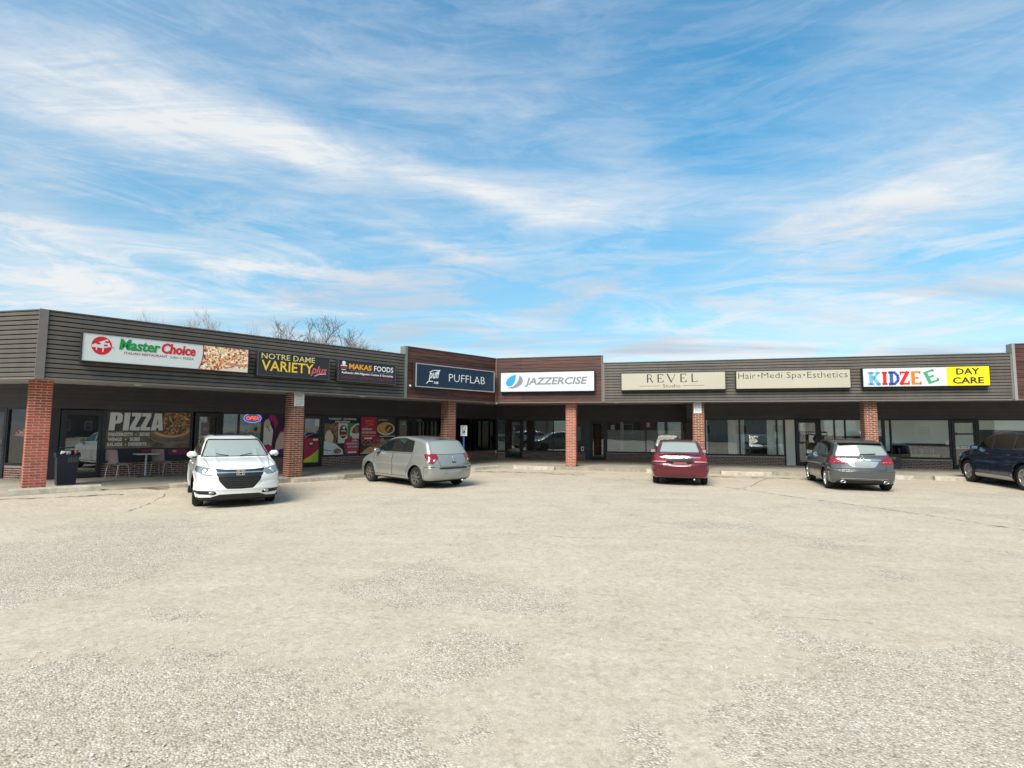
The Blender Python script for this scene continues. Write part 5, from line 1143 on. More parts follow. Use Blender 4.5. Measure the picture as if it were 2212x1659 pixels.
def body_mesh(f, lo, hi, h):
    xs = [np.arange(lo[i], hi[i] + h, h) for i in range(3)]
    X, Y, Z = np.meshgrid(*xs, indexing='ij'); F = f(X, Y, Z); S = F < 0
    nx, ny, nz = F.shape
    acc = np.zeros((nx - 1, ny - 1, nz - 1, 3)); cnt = np.zeros((nx - 1, ny - 1, nz - 1))
    G = np.stack([X, Y, Z], -1)
    def edge(ax):
        a = [slice(None)] * 3; b_ = [slice(None)] * 3; a[ax] = slice(0, -1); b_[ax] = slice(1, None)
        Fa, Fb = F[tuple(a)], F[tuple(b_)]; cr = (Fa < 0) != (Fb < 0); t = np.where(cr, Fa / np.where(cr, Fa - Fb, 1), 0)
        P = G[tuple(a)].copy(); P[..., ax] += t * h; return cr, P
    quads = []
    for ax in range(3):
        cr, P = edge(ax); o = [i for i in range(3) if i != ax]
        for da in (0, 1):
            for db in (0, 1):
                s = [None] * 3; s[ax] = slice(None); src = [None] * 3; src[ax] = slice(None)
                for k, dd in zip(o, (da, db)):
                    src[k] = slice(dd, cr.shape[k] - 1 + dd)
                c = cr[tuple(src)]; acc += np.where(c[..., None], P[tuple(src)], 0); cnt += c
        idx = np.argwhere(cr); idx = idx[(idx[:, o[0]] > 0) & (idx[:, o[1]] > 0) & (idx[:, o[0]] < F.shape[o[0]] - 1) & (idx[:, o[1]] < F.shape[o[1]] - 1)]
        fl = S[tuple(idx.T)]; quads.append((ax, o, idx, fl))
    ids = -np.ones(cnt.shape, int); m = cnt > 0; ids[m] = np.arange(m.sum()); V = acc[m] / cnt[m][:, None]
    FA = []
    for ax, o, idx, fl in quads:
        def cell(d0, d1):
            c = idx.copy(); c[:, o[0]] -= d0; c[:, o[1]] -= d1; return ids[tuple(c.T)]
        q = np.stack([cell(1, 1), cell(0, 1), cell(0, 0), cell(1, 0)], 1)
        flip = fl if ax != 1 else ~fl
        q[~flip] = q[~flip][:, ::-1]; FA.append(q)
    FA = np.concatenate(FA); FA = FA[(FA >= 0).all(1)]
    e = .004
    def grad(P): 
        return np.stack([f(P[:, 0] + e, P[:, 1], P[:, 2]) - f(P[:, 0] - e, P[:, 1], P[:, 2]), f(P[:, 0], P[:, 1] + e, P[:, 2]) - f(P[:, 0], P[:, 1] - e, P[:, 2]), f(P[:, 0], P[:, 1], P[:, 2] + e) - f(P[:, 0], P[:, 1], P[:, 2] - e)], 1) / (2 * e)
    for _ in range(3):
        g = grad(V); q = f(V[:, 0], V[:, 1], V[:, 2]); st = g * (q / np.maximum((g * g).sum(1), .2))[:, None]; st = np.clip(st, -h, h); V = V - st
    return V, [tuple(q) for q in FA], grad

class Shell:
    def __init__(s, f, lo, hi, h=.034):
        V, F, s.grad = body_mesh(f, lo, hi, h); s.V = [tuple(v) for v in V]; g = s.grad(V); g /= np.maximum(np.linalg.norm(g, axis=1, keepdims=True), 1e-6); s.N = [tuple(v) for v in g]
        s.F = F; s.parts = []
    def cut(s, fn, src=None):
        """split the faces by the sign of fn(P, N); returns the inside faces and removes them from the source list"""
        P = np.array(s.V); Nn = np.array(s.N); D = fn(P, Nn); src_ = s.F if src is None else src
        ins, out = [], []; cache = {}
        def mid(a, b_):
            k = (a, b_) if a < b_ else (b_, a)
            if k not in cache:
                t = D[k[0]] / (D[k[0]] - D[k[1]]); t = min(max(t, 0), 1)
                s.V.append(tuple(P[k[0]] * (1 - t) + P[k[1]] * t)); n = Nn[k[0]] * (1 - t) + Nn[k[1]] * t; s.N.append(tuple(n)); cache[k] = len(s.V) - 1
            return cache[k]
        sg = D < 0
        for fc in src_:
            k = [sg[i] for i in fc]
            if all(k): ins.append(fc)
            elif not any(k): out.append(fc)
            else:
                A, B = [], []
                for i in range(len(fc)):
                    a, b_ = fc[i], fc[(i + 1) % len(fc)]
                    (A if sg[a] else B).append(a)
                    if sg[a] != sg[b_]: m_ = mid(a, b_); A.append(m_); B.append(m_)
                if len(A) > 2: ins.append(tuple(A))
                if len(B) > 2: out.append(tuple(B))
        if src is None: s.F = out
        return ins, out
    def obj(s, name, faces, m, parent, inset=0.0, label=None):
        if not faces: return None
        us = sorted({i for f in faces for i in f}); ix = {v: i for i, v in enumerate(us)}
        V = [tuple(np.array(s.V[i]) - inset * np.array(s.N[i])) for i in us]; me = bpy.data.meshes.new(name)
        me.from_pydata(V, [], [tuple(ix[i] for i in f) for f in faces]); me.materials.append(m)
        me.polygons.foreach_set('use_smooth', [True] * len(me.polygons)); me.update()
        ns = []
        for i in us:
            n = Vector(s.N[i]); ns.append(n.normalized() if n.length > 1e-6 else Vector((0, 0, 1)))
        me.normals_split_custom_set_from_vertices(ns)
        o = link(name, me, parent)
        if label: o['label'] = label
        return o

# region builders: each returns fn(P, N) -> signed value, negative inside
def side(poly, s=0, ymin=.45):
    pl = poly
    def fn(P, N):
        d = np.maximum(sdpoly(P[:, 0], P[:, 2], pl), ymin - np.abs(P[:, 1]))
        if s: d = np.maximum(d, -s * P[:, 1])
        return d
    return fn
def face_x(poly, sgn, xlim, s=0, nmin=None):
    """polygon in (|y| or y, z) on the front (sgn=1) or tail (sgn=-1)"""
    def fn(P, N):
        yy = P[:, 1] * s if s else np.abs(P[:, 1])
        d = np.maximum(sdpoly(yy, P[:, 2], poly), sgn * (xlim - P[:, 0]))
        if nmin is not None: d = np.maximum(d, (nmin - sgn * N[:, 0]) * .3)
        return d
    return fn
def band_of(fn, w): return lambda P, N: np.abs(fn(P, N)) - w

M_TYRE = mat('tyre_rubber', (0.012, 0.012, 0.012), .8, var=.3, vscale=9, bump=.3)
M_WELL = mat('wheel_well_black', (0.004, 0.004, 0.004), .95)
M_TRIMB = mat('black_plastic_trim', (0.012, 0.012, 0.013), .55)
M_SEAL = mat('panel_gap', (0.01, 0.01, 0.01), .8)
M_CHR = mat('chrome', (0.75, 0.75, 0.75), .12, metal=1.0)
M_TAIL = mat('tail_lamp_red', (0.20, 0.005, 0.010), .12, coat=1.0)
M_TAILD = mat('tail_lamp_dark_red', (0.20, 0.005, 0.01), .12, coat=1.0)
M_TAILC = mat('tail_lamp_clear', (0.60, 0.45, 0.42), .12, coat=1.0)
M_HEAD = mat('headlamp_glass', (0.30, 0.31, 0.31), .10, metal=.4, coat=1.0)
M_AMB = mat('amber_lamp', (0.45, 0.15, 0.04), .15, coat=1.0)
def car_glass(nm, base, refl): return glass_mat(nm, base=base, refl=refl)

def wheel(t, x, y, r, w, sgn, spokes, rim_m, style='spoke', steer=0.0):
    """tyre, rim with spokes, hub; axis along y, outer face on sgn side"""
    W_ = link('wheel', None, t, (x, y, r)); W_.rotation_euler = (0, 0, steer)
    rr_ = r * .66; b = MB()
    b.lathe([(rr_, -w / 2), (r * .90, -w / 2), (r * .975, -w * .38), (r, -w * .22), (r, w * .22), (r * .975, w * .38), (r * .90, w / 2), (rr_, w / 2), (rr_ * .97, w * .3), (rr_ * .97, -w * .3)], 'y', 36, close=True)
    link('tyre', b.mesh('tyre', M_TYRE), W_)
    b = MB(); o = sgn * w / 2
    b.lathe([(rr_ * 1.02, o * .96), (rr_ * .95, o * 1.0), (rr_ * .90, o * .80), (rr_ * .88, -o * .8), (rr_ * .8, -o * .8)], 'y', 36)
    b.lathe([(rr_ * .88, o * .1), (.0, o * .05)], 'y', 24)
    if style == 'steel':
        b.lathe([(rr_ * .88, o * .35), (rr_ * .62, o * .62), (rr_ * .40, o * .35), (rr_ * .28, o * .80), (0, o * .82)], 'y', 28)
    else:
        for k in range(spokes):
            a = 2 * pi * k / spokes + .3; ca, sa = cos(a), sin(a)
            def Pn(rad, off, yy): return (rad * ca - off * sa, yy, rad * sa + off * ca)
            w0, w1 = rr_ * (.16 if style == 'spoke' else .26), rr_ * (.12 if style == 'spoke' else .30)
            A = [Pn(rr_ * .1, -w0, o * .86), Pn(rr_ * .1, w0, o * .86), Pn(rr_ * .92, w1, o * .90), Pn(rr_ * .92, -w1, o * .90)]; B = [(p[0], p[1] - o * .35, p[2]) for p in A]
            b.add(A + B, [(0, 1, 2, 3), (7, 6, 5, 4), (0, 4, 5, 1), (1, 5, 6, 2), (2, 6, 7, 3), (3, 7, 4, 0)])
        b.lathe([(rr_ * .24, o * .6), (rr_ * .22, o * .93), (0, o * .95)], 'y', 20)
    link('rim', b.mesh('rim', rim_m), W_)
    if style == 'steel' or style == 'spoke':
        b = MB()
        b.lathe([(rr_ * .89, o * .02), (0, o * .02)], 'y', 24)
        link('brake_disc', b.mesh('brake_disc', M_WELL), W_)
    return W_

def build_car(spec):
    L0, L1, W, wb, R = spec['rear'], spec['front'], spec['W'], spec['wb'], spec['R']
    hw = W / 2; low = round_poly(spec['low'], 2); cab = round_poly(spec['cab'], 2)
    yb, tum, zbelt = spec['yb'], spec['tum'], spec['belt']
    cf, cr_ = spec.get('cf', .30), spec.get('cr', .22)
    def f(X, Y, Z):
        a = np.abs(Y); q = a / hw
        # plan rounding of nose and tail
        u = np.clip((X - (L1 - 1.0)) / 1.0, 0, 1); v = np.clip((L0 + .9 - X) / .9, 0, 1)
        Xs = X + cf * u * q ** 3.0 - cr_ * v * q ** 3.2
        lowd = sdpoly(Xs, Z + .035 * q * q * np.clip((Z - .6) * 2, 0, 1), low)
        bul = hw - .10 * u ** 2 - .06 * v ** 2 - .10 * np.clip((Z - .66) / .4, 0, 1.2) ** 2 - .10 * np.clip((.50 - Z) / .4, 0, 1) ** 2
        crease = .012 * np.exp(-((Z - (spec.get('cz', .78) + .03 * X * -1)) / .035) ** 2) - .010 * np.exp(-((Z - (spec.get('cz', .78) - .10)) / .07) ** 2)
        # fenders swell round the wheels
        for xw in (wb / 2, -wb / 2): bul = bul + .022 * np.exp(-((np.hypot(X - xw, Z - R) - R - .07) / .06) ** 2) * (Z > R * .6)
        lo_ = smax(lowd, a - (bul + crease), .10)
        Xc = X + .10 * np.clip(X, 0, 1) * q * q * 1.6 - .10 * np.clip(-X - .8, 0, 1) * q * q * 1.4
        ca = sdpoly(Xc, Z + .045 * q * q, cab)
        cs = a - (yb - tum * (Z - zbelt) - .05 * np.clip(X - .6, 0, 1) ** 2 - .05 * np.clip(-X - 1.0, 0, 1) ** 2)
        cb = smax(ca, cs, spec.get('ck', .09))
        d = smin(lo_, cb, .035)
        for g in spec.get('grooves', ()): d = d + g(X, Y, Z)
        return d
    sh = Shell(f, (L0 - .1, -hw - .1, .10), (L1 + .1, hw + .1, spec['H'] + .1), spec.get('h', .034))
    t = link('car', None); t.matrix_world = Matrix.Translation((*spec['pos'], 0)) @ Matrix.Rotation(radians(spec['head']), 4, 'Z'); ORG[t.name] = ((0, 0, 0), None, 0)
    t.scale = (spec['sc'],) * 3
    props(t, spec['label'], 'car', 'cars parked nose-in or backed up to the walk')
    t.name = spec['name']; ORG[t.name] = ((0, 0, 0), None, 0)
    # wheel openings
    aR = R + spec.get('gap', .055)
    arch = lambda P, N: np.maximum(np.minimum(np.hypot(P[:, 0] - wb / 2, P[:, 2] - R), np.hypot(P[:, 0] + wb / 2, P[:, 2] - R)) - aR, hw - .28 - np.abs(P[:, 1]))
    sh.cut(arch)
    if spec.get('cladding'):
        c, _ = sh.cut(lambda P, N: np.maximum(np.minimum(np.hypot(P[:, 0] - wb / 2, P[:, 2] - R), np.hypot(P[:, 0] + wb / 2, P[:, 2] - R)) - aR - spec['cladding'], hw - .28 - np.abs(P[:, 1])))
        sh.obj('arch_trim', c, spec.get('clad_m', M_TRIMB), t)
    under, _ = sh.cut(lambda P, N: P[:, 2] - spec.get('under', .24) + np.where(N[:, 2] < -.7, 0, 1.0)); sh.obj('underbody', under, M_WELL, t)
    for nm, fn, m, ins in spec['regions']:
        par = t
        if callable(fn):
            inside, _ = sh.cut(fn)
            if nm.endswith('*'):
                # lamps, panes and doors on both flanks become one object each side
                nm = nm[:-1]; Pn = np.array(sh.V)
                Lf = [q for q in inside if np.mean([Pn[i][1] for i in q]) > 0]; Rf = [q for q in inside if np.mean([Pn[i][1] for i in q]) <= 0]
                sh.obj(nm, Lf, m, par, ins); sh.obj(nm, Rf, m, par, ins)
            else: sh.obj(nm, inside, m, par, ins)
    doors = []
    for poly in spec['doors']:
        for s_ in (1, -1):
            fn = side(poly, s_, .5); A, _ = sh.cut(lambda P, N: fn(P, N) - .006)
            d, g = sh.cut(lambda P, N: fn(P, N) + .006, A); sh.obj('door_seal', g, M_SEAL, t, .006)
            doors.append((poly, s_, sh.obj('door', d, spec['paint'], t)))
    for nm, fn in spec.get('panels', ()):
        A, _ = sh.cut(lambda P, N: fn(P, N) - .005); d, g = sh.cut(lambda P, N: fn(P, N) + .005, A); sh.obj('panel_gap', g, M_SEAL, t, .005); sh.obj(nm, d, spec['paint'], t)
    sh.obj('body', sh.F, spec['paint'], t)
    # handles
    for (poly, s_, d) in doors:
        if d is None: continue
        hx = min(p[0] for p in poly) + .17; hz = spec['hz']; yy = s_ * (hw - spec.get('hin', .035))
        b = MB(); b.cbox((hx, yy, hz), (.17, .035, .032), bev=.012); o = link('handle', b.mesh('handle', spec.get('handle_m', spec['paint'])), d)
    # wheel wells
    for xw in (wb / 2, -wb / 2):
        for s_ in (1, -1):
            b = MB(); n = 20; V = []
            for k in range(n + 1):
                a = -0.35 + (pi + .7) * k / n
                for yy in (s_ * (hw - .03), s_ * (hw - .40)): V.append((xw + (aR + .012) * cos(a), yy, R + (aR + .012) * sin(a)))
            Fz = [(2 * k, 2 * k + 1, 2 * k + 3, 2 * k + 2) for k in range(n)]; m0 = len(V); V += [(xw + (aR + .012) * cos(-0.35 + (pi + .7) * k / n), s_ * (hw - .40), R + (aR + .012) * sin(-0.35 + (pi + .7) * k / n)) for k in range(n + 1)]
            b.add(V, Fz + [tuple(range(m0, m0 + n + 1))]); part('wheel_well', b, M_WELL, t)
            wheel(t, xw, s_ * (hw - spec['tw'] / 2 - .02), R, spec['tw'], s_, spec['spokes'], spec['rim_m'], spec.get('wstyle', 'spoke'), spec.get('steer', 0) if xw > 0 else 0)
    b = MB(); b.box(L0 + .45, L1 - .45, -hw + .42, hw - .42, .17, .30); part('chassis', b, M_WELL, t)
    # mirrors
    for s_ in (1, -1):
        mx, mz = spec['mir']; my = s_ * (yb + .10)
        b = MB(); b.cbox((mx, my, mz), (.12, .21, .145), bev=.05); mm = part('mirror', b, spec.get('mir_m', spec['paint']), t)
        for p in mm.data.polygons: p.use_smooth = True
        b = MB(); b.box(mx - .066, mx - .06, my - .08, my + .08, mz - .05, mz + .05); part('mirror_glass', b, M_CHR, mm)
        b = MB(); b.box(mx - .03, mx + .04, min(s_ * (yb - .06), my), max(s_ * (yb - .06), my), mz - .08, mz - .05); part('mirror_arm', b, M_TRIMB, mm)
    return t, sh, f

def yz_text(t, body, y0, y1, z0, z1, x, sgn, m, bold=0.0, name='badge'):
    """lettering on the nose (sgn=1) or tail (sgn=-1)"""
    b = text_mb(body, 0, 1, z0, z1, 0, bold); V = []
    for a, _, c in b.v: V.append((x, (y0 + (y1 - y0) * a), c))
    b.v = V; return part(name, b, m, t)
def surf_x(f, y, z, sgn, start):
    """where the body surface is met going in from the nose or tail at (y, z)"""
    xs = start - sgn * np.arange(0, 1.2, .004); v = f(xs, np.full_like(xs, y), np.full_like(xs, z)); i = np.argmax(v < 0); return xs[i]
def surf_box(t, f, sgn, start, y0, y1, z0, z1, th, m, name, n=10, nz=1):
    """a strip lying on the nose or tail between y0..y1"""
    b = MB(); V = []
    for i in range(n + 1):
        y = y0 + (y1 - y0) * i / n
        for k in range(nz + 1):
            z = z0 + (z1 - z0) * k / nz; x = surf_x(f, y, z, sgn, start); V += [(x + sgn * th, y, z), (x - sgn * .02, y, z)]
    S = 2 * (nz + 1); Fz = []
    for i in range(n):
        for k in range(nz):
            a = i * S + 2 * k; Fz.append((a, a + 2, a + S + 2, a + S))
        a = i * S; Fz.append((a, a + S, a + S + 1, a + 1)); a = i * S + 2 * nz; Fz.append((a, a + 1, a + S + 1, a + S))
    Fz += [(0, 1, 3, 2), (n * S, n * S + 2, n * S + 3, n * S + 1)] if nz == 1 else []
    b.add(V, Fz); return part(name, b, m, t)

G_FRONT = car_glass('painted_sky_windscreen', (0.28, 0.31, 0.29), .8); G_REAR = car_glass('painted_sky_rear_glass', (0.24, 0.265, 0.25), .6); G_SIDE = car_glass('dark_side_glass', (0.006, 0.012, 0.013), 1.6); G_SMOKE = car_glass('smoked_side_glass', (0.004, 0.004, 0.006), 1.4)  # pale base colour of windscreen and rear glass imitates reflected sky
# ---- white crossover, nose to the camera
PW = car_paint('white_car_paint', (0.74, 0.745, 0.72), .3)
def hrv():
    R = .335
    sp = dict(name='white_crossover', label='white crossover parked facing out, with a tinted sunroof', pos=(-6.60, 12.74), head=-57, sc=.91, W=1.772, H=1.605, wb=2.61, rear=-2.07, front=2.20, R=R, tw=.215, spokes=5, rim_m=mat('silver_alloy', (0.55, 0.55, 0.55), .3, metal=.8),
        low=[(2.02, .15), (2.14, .20), (2.19, .40), (2.21, .62), (2.19, .78), (2.08, .925), (1.75, 1.02), (1.15, 1.10), (.9, 1.11), (-1.9, 1.14), (-2.03, 1.0), (-2.07, .6), (-2.0, .28), (-1.6, .20)],
        cab=[(1.36, 1.0), (1.34, 1.08), (.50, 1.50), (.10, 1.585), (-.5, 1.605), (-1.2, 1.56), (-1.72, 1.46), (-1.98, 1.05), (-1.95, .95)], yb=.80, tum=.42, belt=1.08, grooves=[lambda X, Y, Z: (X > 1.5) * (.016 * np.exp(-((Z - .50 - .12 * np.abs(Y)) / .035) ** 2) * (np.abs(Y) > .42) - .014 * np.exp(-((Z - .42) / .03) ** 2)) - (X > .9) * .012 * np.exp(-((np.abs(Y) - .45) / .04) ** 2) * (Z > .85)], ck=.15, cf=.40, cr=.26, cz=.80, hz=.90, mir=(.80, 1.14), paint=PW, cladding=.03, steer=radians(-6))
    win = [[(1.02, 1.12), (.36, 1.44), (-.02, 1.50), (-.10, 1.14)], [(-.17, 1.14), (-.09, 1.505), (-.6, 1.52), (-.95, 1.49), (-1.05, 1.19)], [(-1.10, 1.20), (-1.02, 1.49), (-1.45, 1.40), (-1.60, 1.28)]]
    sp['regions'] = [
        ('windscreen', lambda P, N: np.maximum(np.maximum(.22 - N[:, 0], 0 * P[:, 0] + (1.115 - P[:, 2])), np.maximum(P[:, 2] - 1.475, np.abs(P[:, 1]) - (.705 - .38 * (P[:, 2] - 1.10)))), G_FRONT, .006),
        ('windscreen_edge', lambda P, N: np.maximum(np.maximum(.20 - N[:, 0], (1.095 - P[:, 2])), np.maximum(P[:, 2] - 1.50, np.abs(P[:, 1]) - (.735 - .38 * (P[:, 2] - 1.10)))), M_TRIMB, .003),
        ('side_window*', side(win[0]), G_SIDE, .006), ('side_window*', side(win[1]), G_SIDE, .006), ('side_window*', side(win[2]), G_SIDE, .006),
        ('rear_window', face_x([(0, 1.12), (.60, 1.12), (.52, 1.42), (0, 1.44)], -1, -1.5), G_REAR, .004),
        ('sunroof', lambda P, N: np.maximum(np.abs(P[:, 0] + .12) - .24, np.maximum(np.abs(P[:, 1]) - .42, 1.55 - P[:, 2])), M_TRIMB, -.004),
        ('headlight*', face_x([(.46, .80), (.56, .715), (.70, .725), (.93, .845), (.95, .92), (.78, .925), (.50, .86)], 1, 1.45), M_HEAD, .0),
        ('grille', face_x([(0, .845), (.30, .85), (.50, .875), (.47, .74), (.43, .68), (0, .68)], 1, 1.8), M_TRIMB, .0),
        ('lower_grille', face_x([(0, .685), (.45, .685), (.40, .58), (.27, .43), (0, .42)], 1, 1.8), mat('grille_mesh', (0.015, 0.015, 0.016), .5), .02),
        ('fog_bezel*', face_x([(.44, .33), (.50, .385), (.86, .40), (.90, .37), (.80, .315), (.48, .30)], 1, 1.5), M_TRIMB, .0),
        ('lower_bumper', face_x([(0, .315), (.40, .31), (.56, .25), (.98, .24), (.98, .05), (0, .05)], 1, 1.45), M_TRIMB, .0),
        ('tail_light*', face_x([(.45, .86), (.88, .86), (.9, 1.06), (.60, 1.04)], -1, -1.75), M_TAIL, .0),
        ('sill_trim', lambda P, N: np.maximum(P[:, 2] - .27, np.abs(P[:, 0]) - 1.0), M_TRIMB, .0)]
    sp['doors'] = [[(.98, .34), (1.0, 1.0), (.92, 1.02), (-.10, 1.03), (-.12, .34)], [(-.15, .34), (-.13, 1.03), (-1.12, 1.04), (-1.14, .80), (-.86, .55), (-.80, .34)]]
    sp['panels'] = [('bonnet', lambda P, N: np.maximum(np.maximum(.35 - N[:, 2], np.abs(P[:, 0] - 1.62) - .42), np.abs(P[:, 1]) - (.70 - .10 * (P[:, 0] - 1.1))))]
    t, sh, f = build_car(sp)
    surf_box(t, f, 1, 2.3, -.47, .47, .775, .80, .012, M_CHR, 'chrome_bar', 14)
    for z in (.64, .595, .55, .505, .46): surf_box(t, f, 1, 2.3, -.37 + (.64 - z) * .6, .37 - (.64 - z) * .6, z, z + .014, -.004, mat('grille_slat', (0.03, 0.03, 0.032), .4), 'grille_slat', 8)
    x = surf_x(f, 0, .78, 1, 2.3) + .016
    b = MB()
    for y0, y1, z0, z1 in ((-.075, .075, .825, .837), (-.075, .075, .723, .735), (-.085, -.073, .723, .837), (.073, .085, .723, .837)): b.box(x, x + .008, y0, y1, z0, z1)
    part('badge_ring', b, M_CHR, t)
    b = MB(); b.box(x, x + .012, -.05, -.03, .74, .82); b.box(x, x + .012, .03, .05, .74, .82); b.box(x, x + .012, -.03, .03, .772, .788); part('badge', b, M_CHR, t)
    for s in (1, -1):
        b = MB(); xx = surf_x(f, s * .53, .345, 1, 2.3); b.lathe([(0, 0), (.06, 0), (.05, .02), (0, .025)], 'z', 16); b.v = [(xx + z_, s * .55 + x_ , .35 + y_ * .55) for x_, y_, z_ in b.v]; part('fog_lamp', b, M_HEAD, t)
        b = MB(); xx = surf_x(f, s * .66, .81, 1, 2.3); b.lathe([(0, 0), (.055, 0), (.05, .012), (0, .02)], 'z', 16); b.v = [(xx + z_ - .005, s * .66 + x_, .81 + y_) for x_, y_, z_ in b.v]; part('headlight_lens', b, M_CHR, t)
        b = MB(); b.tube([(1.29, s * .12 - .05, 1.115), (1.20, s * .38 - .05, 1.165)], .010, 5); part('wiper', b, M_TRIMB, t)
    b = MB(); b.box(.55, .60, -.06, .06, 1.30, 1.40); part('mirror_inside', b, M_WHITE, t)
hrv()
# ---- silver hatchback, three-quarter rear
PS = car_paint('silver_green_car_paint', (0.30, 0.305, 0.285), .34, flake=.5)
def tiida():
    R = .315
    sp = dict(name='silver_hatchback', label='dusty silver hatchback with steel wheels and no rear plate', pos=(-2.93, 16.2), head=135, sc=.92, W=1.695, H=1.535, wb=2.60, rear=-2.12, front=2.13, R=R, tw=.19, spokes=7, rim_m=mat('dusty_steel_wheel', (0.12, 0.10, 0.085), .6, metal=.3), wstyle='spoke',
        low=[(1.95, .20), (2.08, .30), (2.13, .50), (2.08, .68), (1.92, .82), (1.55, .93), (1.2, .99), (.8, 1.0), (-1.75, 1.03), (-1.98, .98), (-2.06, .80), (-2.10, .62), (-2.12, .45), (-2.05, .24), (-1.6, .20)],
        cab=[(1.52, .92), (1.45, 1.0), (.55, 1.42), (.15, 1.515), (-.45, 1.535), (-1.1, 1.49), (-1.58, 1.415), (-1.66, 1.38), (-1.98, .98), (-1.95, .92)], yb=.775, tum=.30, belt=1.0, grooves=[lambda X, Y, Z: (X < -1.6) * (.012 * np.exp(-((Z - .665) / .022) ** 2) - .016 * np.exp(-((Z - .60) / .035) ** 2))], cf=.34, cr=.24, cz=.72, hz=.87, mir=(.80, 1.05), paint=PS)
    sp['regions'] = [
        ('side_window*', side([(1.05, 1.035), (.50, 1.34), (.08, 1.43), (.02, 1.035)]), G_SIDE, .006), ('side_window*', side([(-.05, 1.035), (.0, 1.435), (-.40, 1.45), (-.62, 1.435), (-.66, 1.045)]), G_SIDE, .006), ('side_window*', side([(-.69, 1.05), (-.65, 1.43), (-1.0, 1.36), (-1.02, 1.12)]), G_SIDE, .006),
        ('window_surround', side([(1.10, 1.022), (.52, 1.36), (.05, 1.447), (-.5, 1.465), (-1.02, 1.38), (-1.06, 1.04)]), M_TRIMB, .002),
        ('windscreen', lambda P, N: np.maximum(np.maximum(.22 - N[:, 0], 1.02 - P[:, 2]), np.maximum(P[:, 2] - 1.42, np.abs(P[:, 1]) - .62)), G_FRONT, .006),
        ('rear_window', face_x([(0, 1.01), (.58, 1.02), (.63, 1.06), (.56, 1.33), (.48, 1.38), (0, 1.385)], -1, -1.45, nmin=.25), G_REAR, .004),
        ('tail_light*', lambda P, N: np.maximum(sdpoly(P[:, 0], P[:, 2], [(-1.62, 1.00), (-1.80, 1.02), (-2.3, 1.0), (-2.3, .72), (-1.93, .73), (-1.80, .84)]), np.maximum(.50 + 1.0 * np.clip(.90 - P[:, 2], 0, 1) - np.abs(P[:, 1]), (np.abs(P[:, 1]) * 0 + P[:, 0] + 1.5))), M_TAIL, -.004),
        ('bumper_strip', face_x([(0, .575), (.50, .575), (.54, .61), (.50, .625), (0, .625)], -1, -1.9), M_TRIMB, .0),
        ('plate_recess', face_x([(0, .565), (.36, .565), (.33, .42), (0, .41)], -1, -1.9), mat('grey_plate_cover', (0.26, 0.25, 0.24), .6, var=.2), .004),
        ('headlight*', face_x([(.42, .62), (.82, .68), (.80, .84), (.55, .80)], 1, 1.6), M_HEAD, .0),
        ('lower_bumper', lambda P, N: P[:, 2] - .25, mat('dirty_grey_trim', (0.10, 0.09, 0.075), .7, var=.3), .0)]
    sp['doors'] = [[(1.02, .32), (1.08, .98), (1.0, 1.0), (-.02, 1.0), (-.03, .32)], [(-.06, .32), (-.05, 1.0), (-1.04, 1.01), (-1.06, .80), (-.84, .55), (-.78, .32)]]
    sp['panels'] = [('tailgate', face_x([(0, 1.00), (.60, 1.00), (.50, .80), (.47, .66), (0, .64)], -1, -1.75)), ('rear_bumper', lambda P, N: np.maximum(P[:, 2] - .63, P[:, 0] + 1.72))]
    t, sh, f = build_car(sp)
    surf_box(t, f, -1, -2.25, -.17, .17, 1.425, 1.45, .015, M_TAIL, 'brake_light', 6)
    xb = surf_x(f, 0, .86, -1, -2.25) - .01
    b = MB(); b.lathe([(.035, 0), (.05, 0), (.05, .008), (.035, .008)], 'z', 20, close=True); b.v = [(xb - z_, x_, .89 + y_) for x_, y_, z_ in b.v]; part('badge_ring', b, M_CHR, t)
    b = MB(); b.box(xb - .008, xb, -.055, .055, .88, .90); part('badge', b, M_CHR, t)
    xb = surf_x(f, 0, .76, -1, -2.25); b = MB(); b.cbox((xb - .003, -.02, .77), (.015, .15, .035), bev=.006); part('boot_handle', b, M_TRIMB, t)
    for s in (1, -1):
        b = MB(); b.tube([(-1.96, s * .60, .66), (-2.02, s * .70, .66), (-1.90, s * .80, .65), (-1.70, s * .835, .64)], .012, 5); part('bumper_ridge', b, PS, t)
        b = MB(); xx = surf_x(f, s * .64, .82, -1, -2.25); b.lathe([(0, 0), (.055, 0), (.04, .012), (0, .018)], 'z', 14); b.v = [(xx - z_ + .002, s * .62 + x_, .815 + y_) for x_, y_, z_ in b.v]; part('reverse_lamp', b, M_TAILC, t)
    b = MB(); b.tube([(-1.25, 0, 1.49), (-1.42, 0, 1.62)], .006, 5); part('antenna', b, M_TRIMB, t)
    b = MB(); b.tube([(-1.95, -.35, .23), (-2.10, -.35, .22)], .028, 8); part('exhaust', b, M_STEEL, t)
tiida()
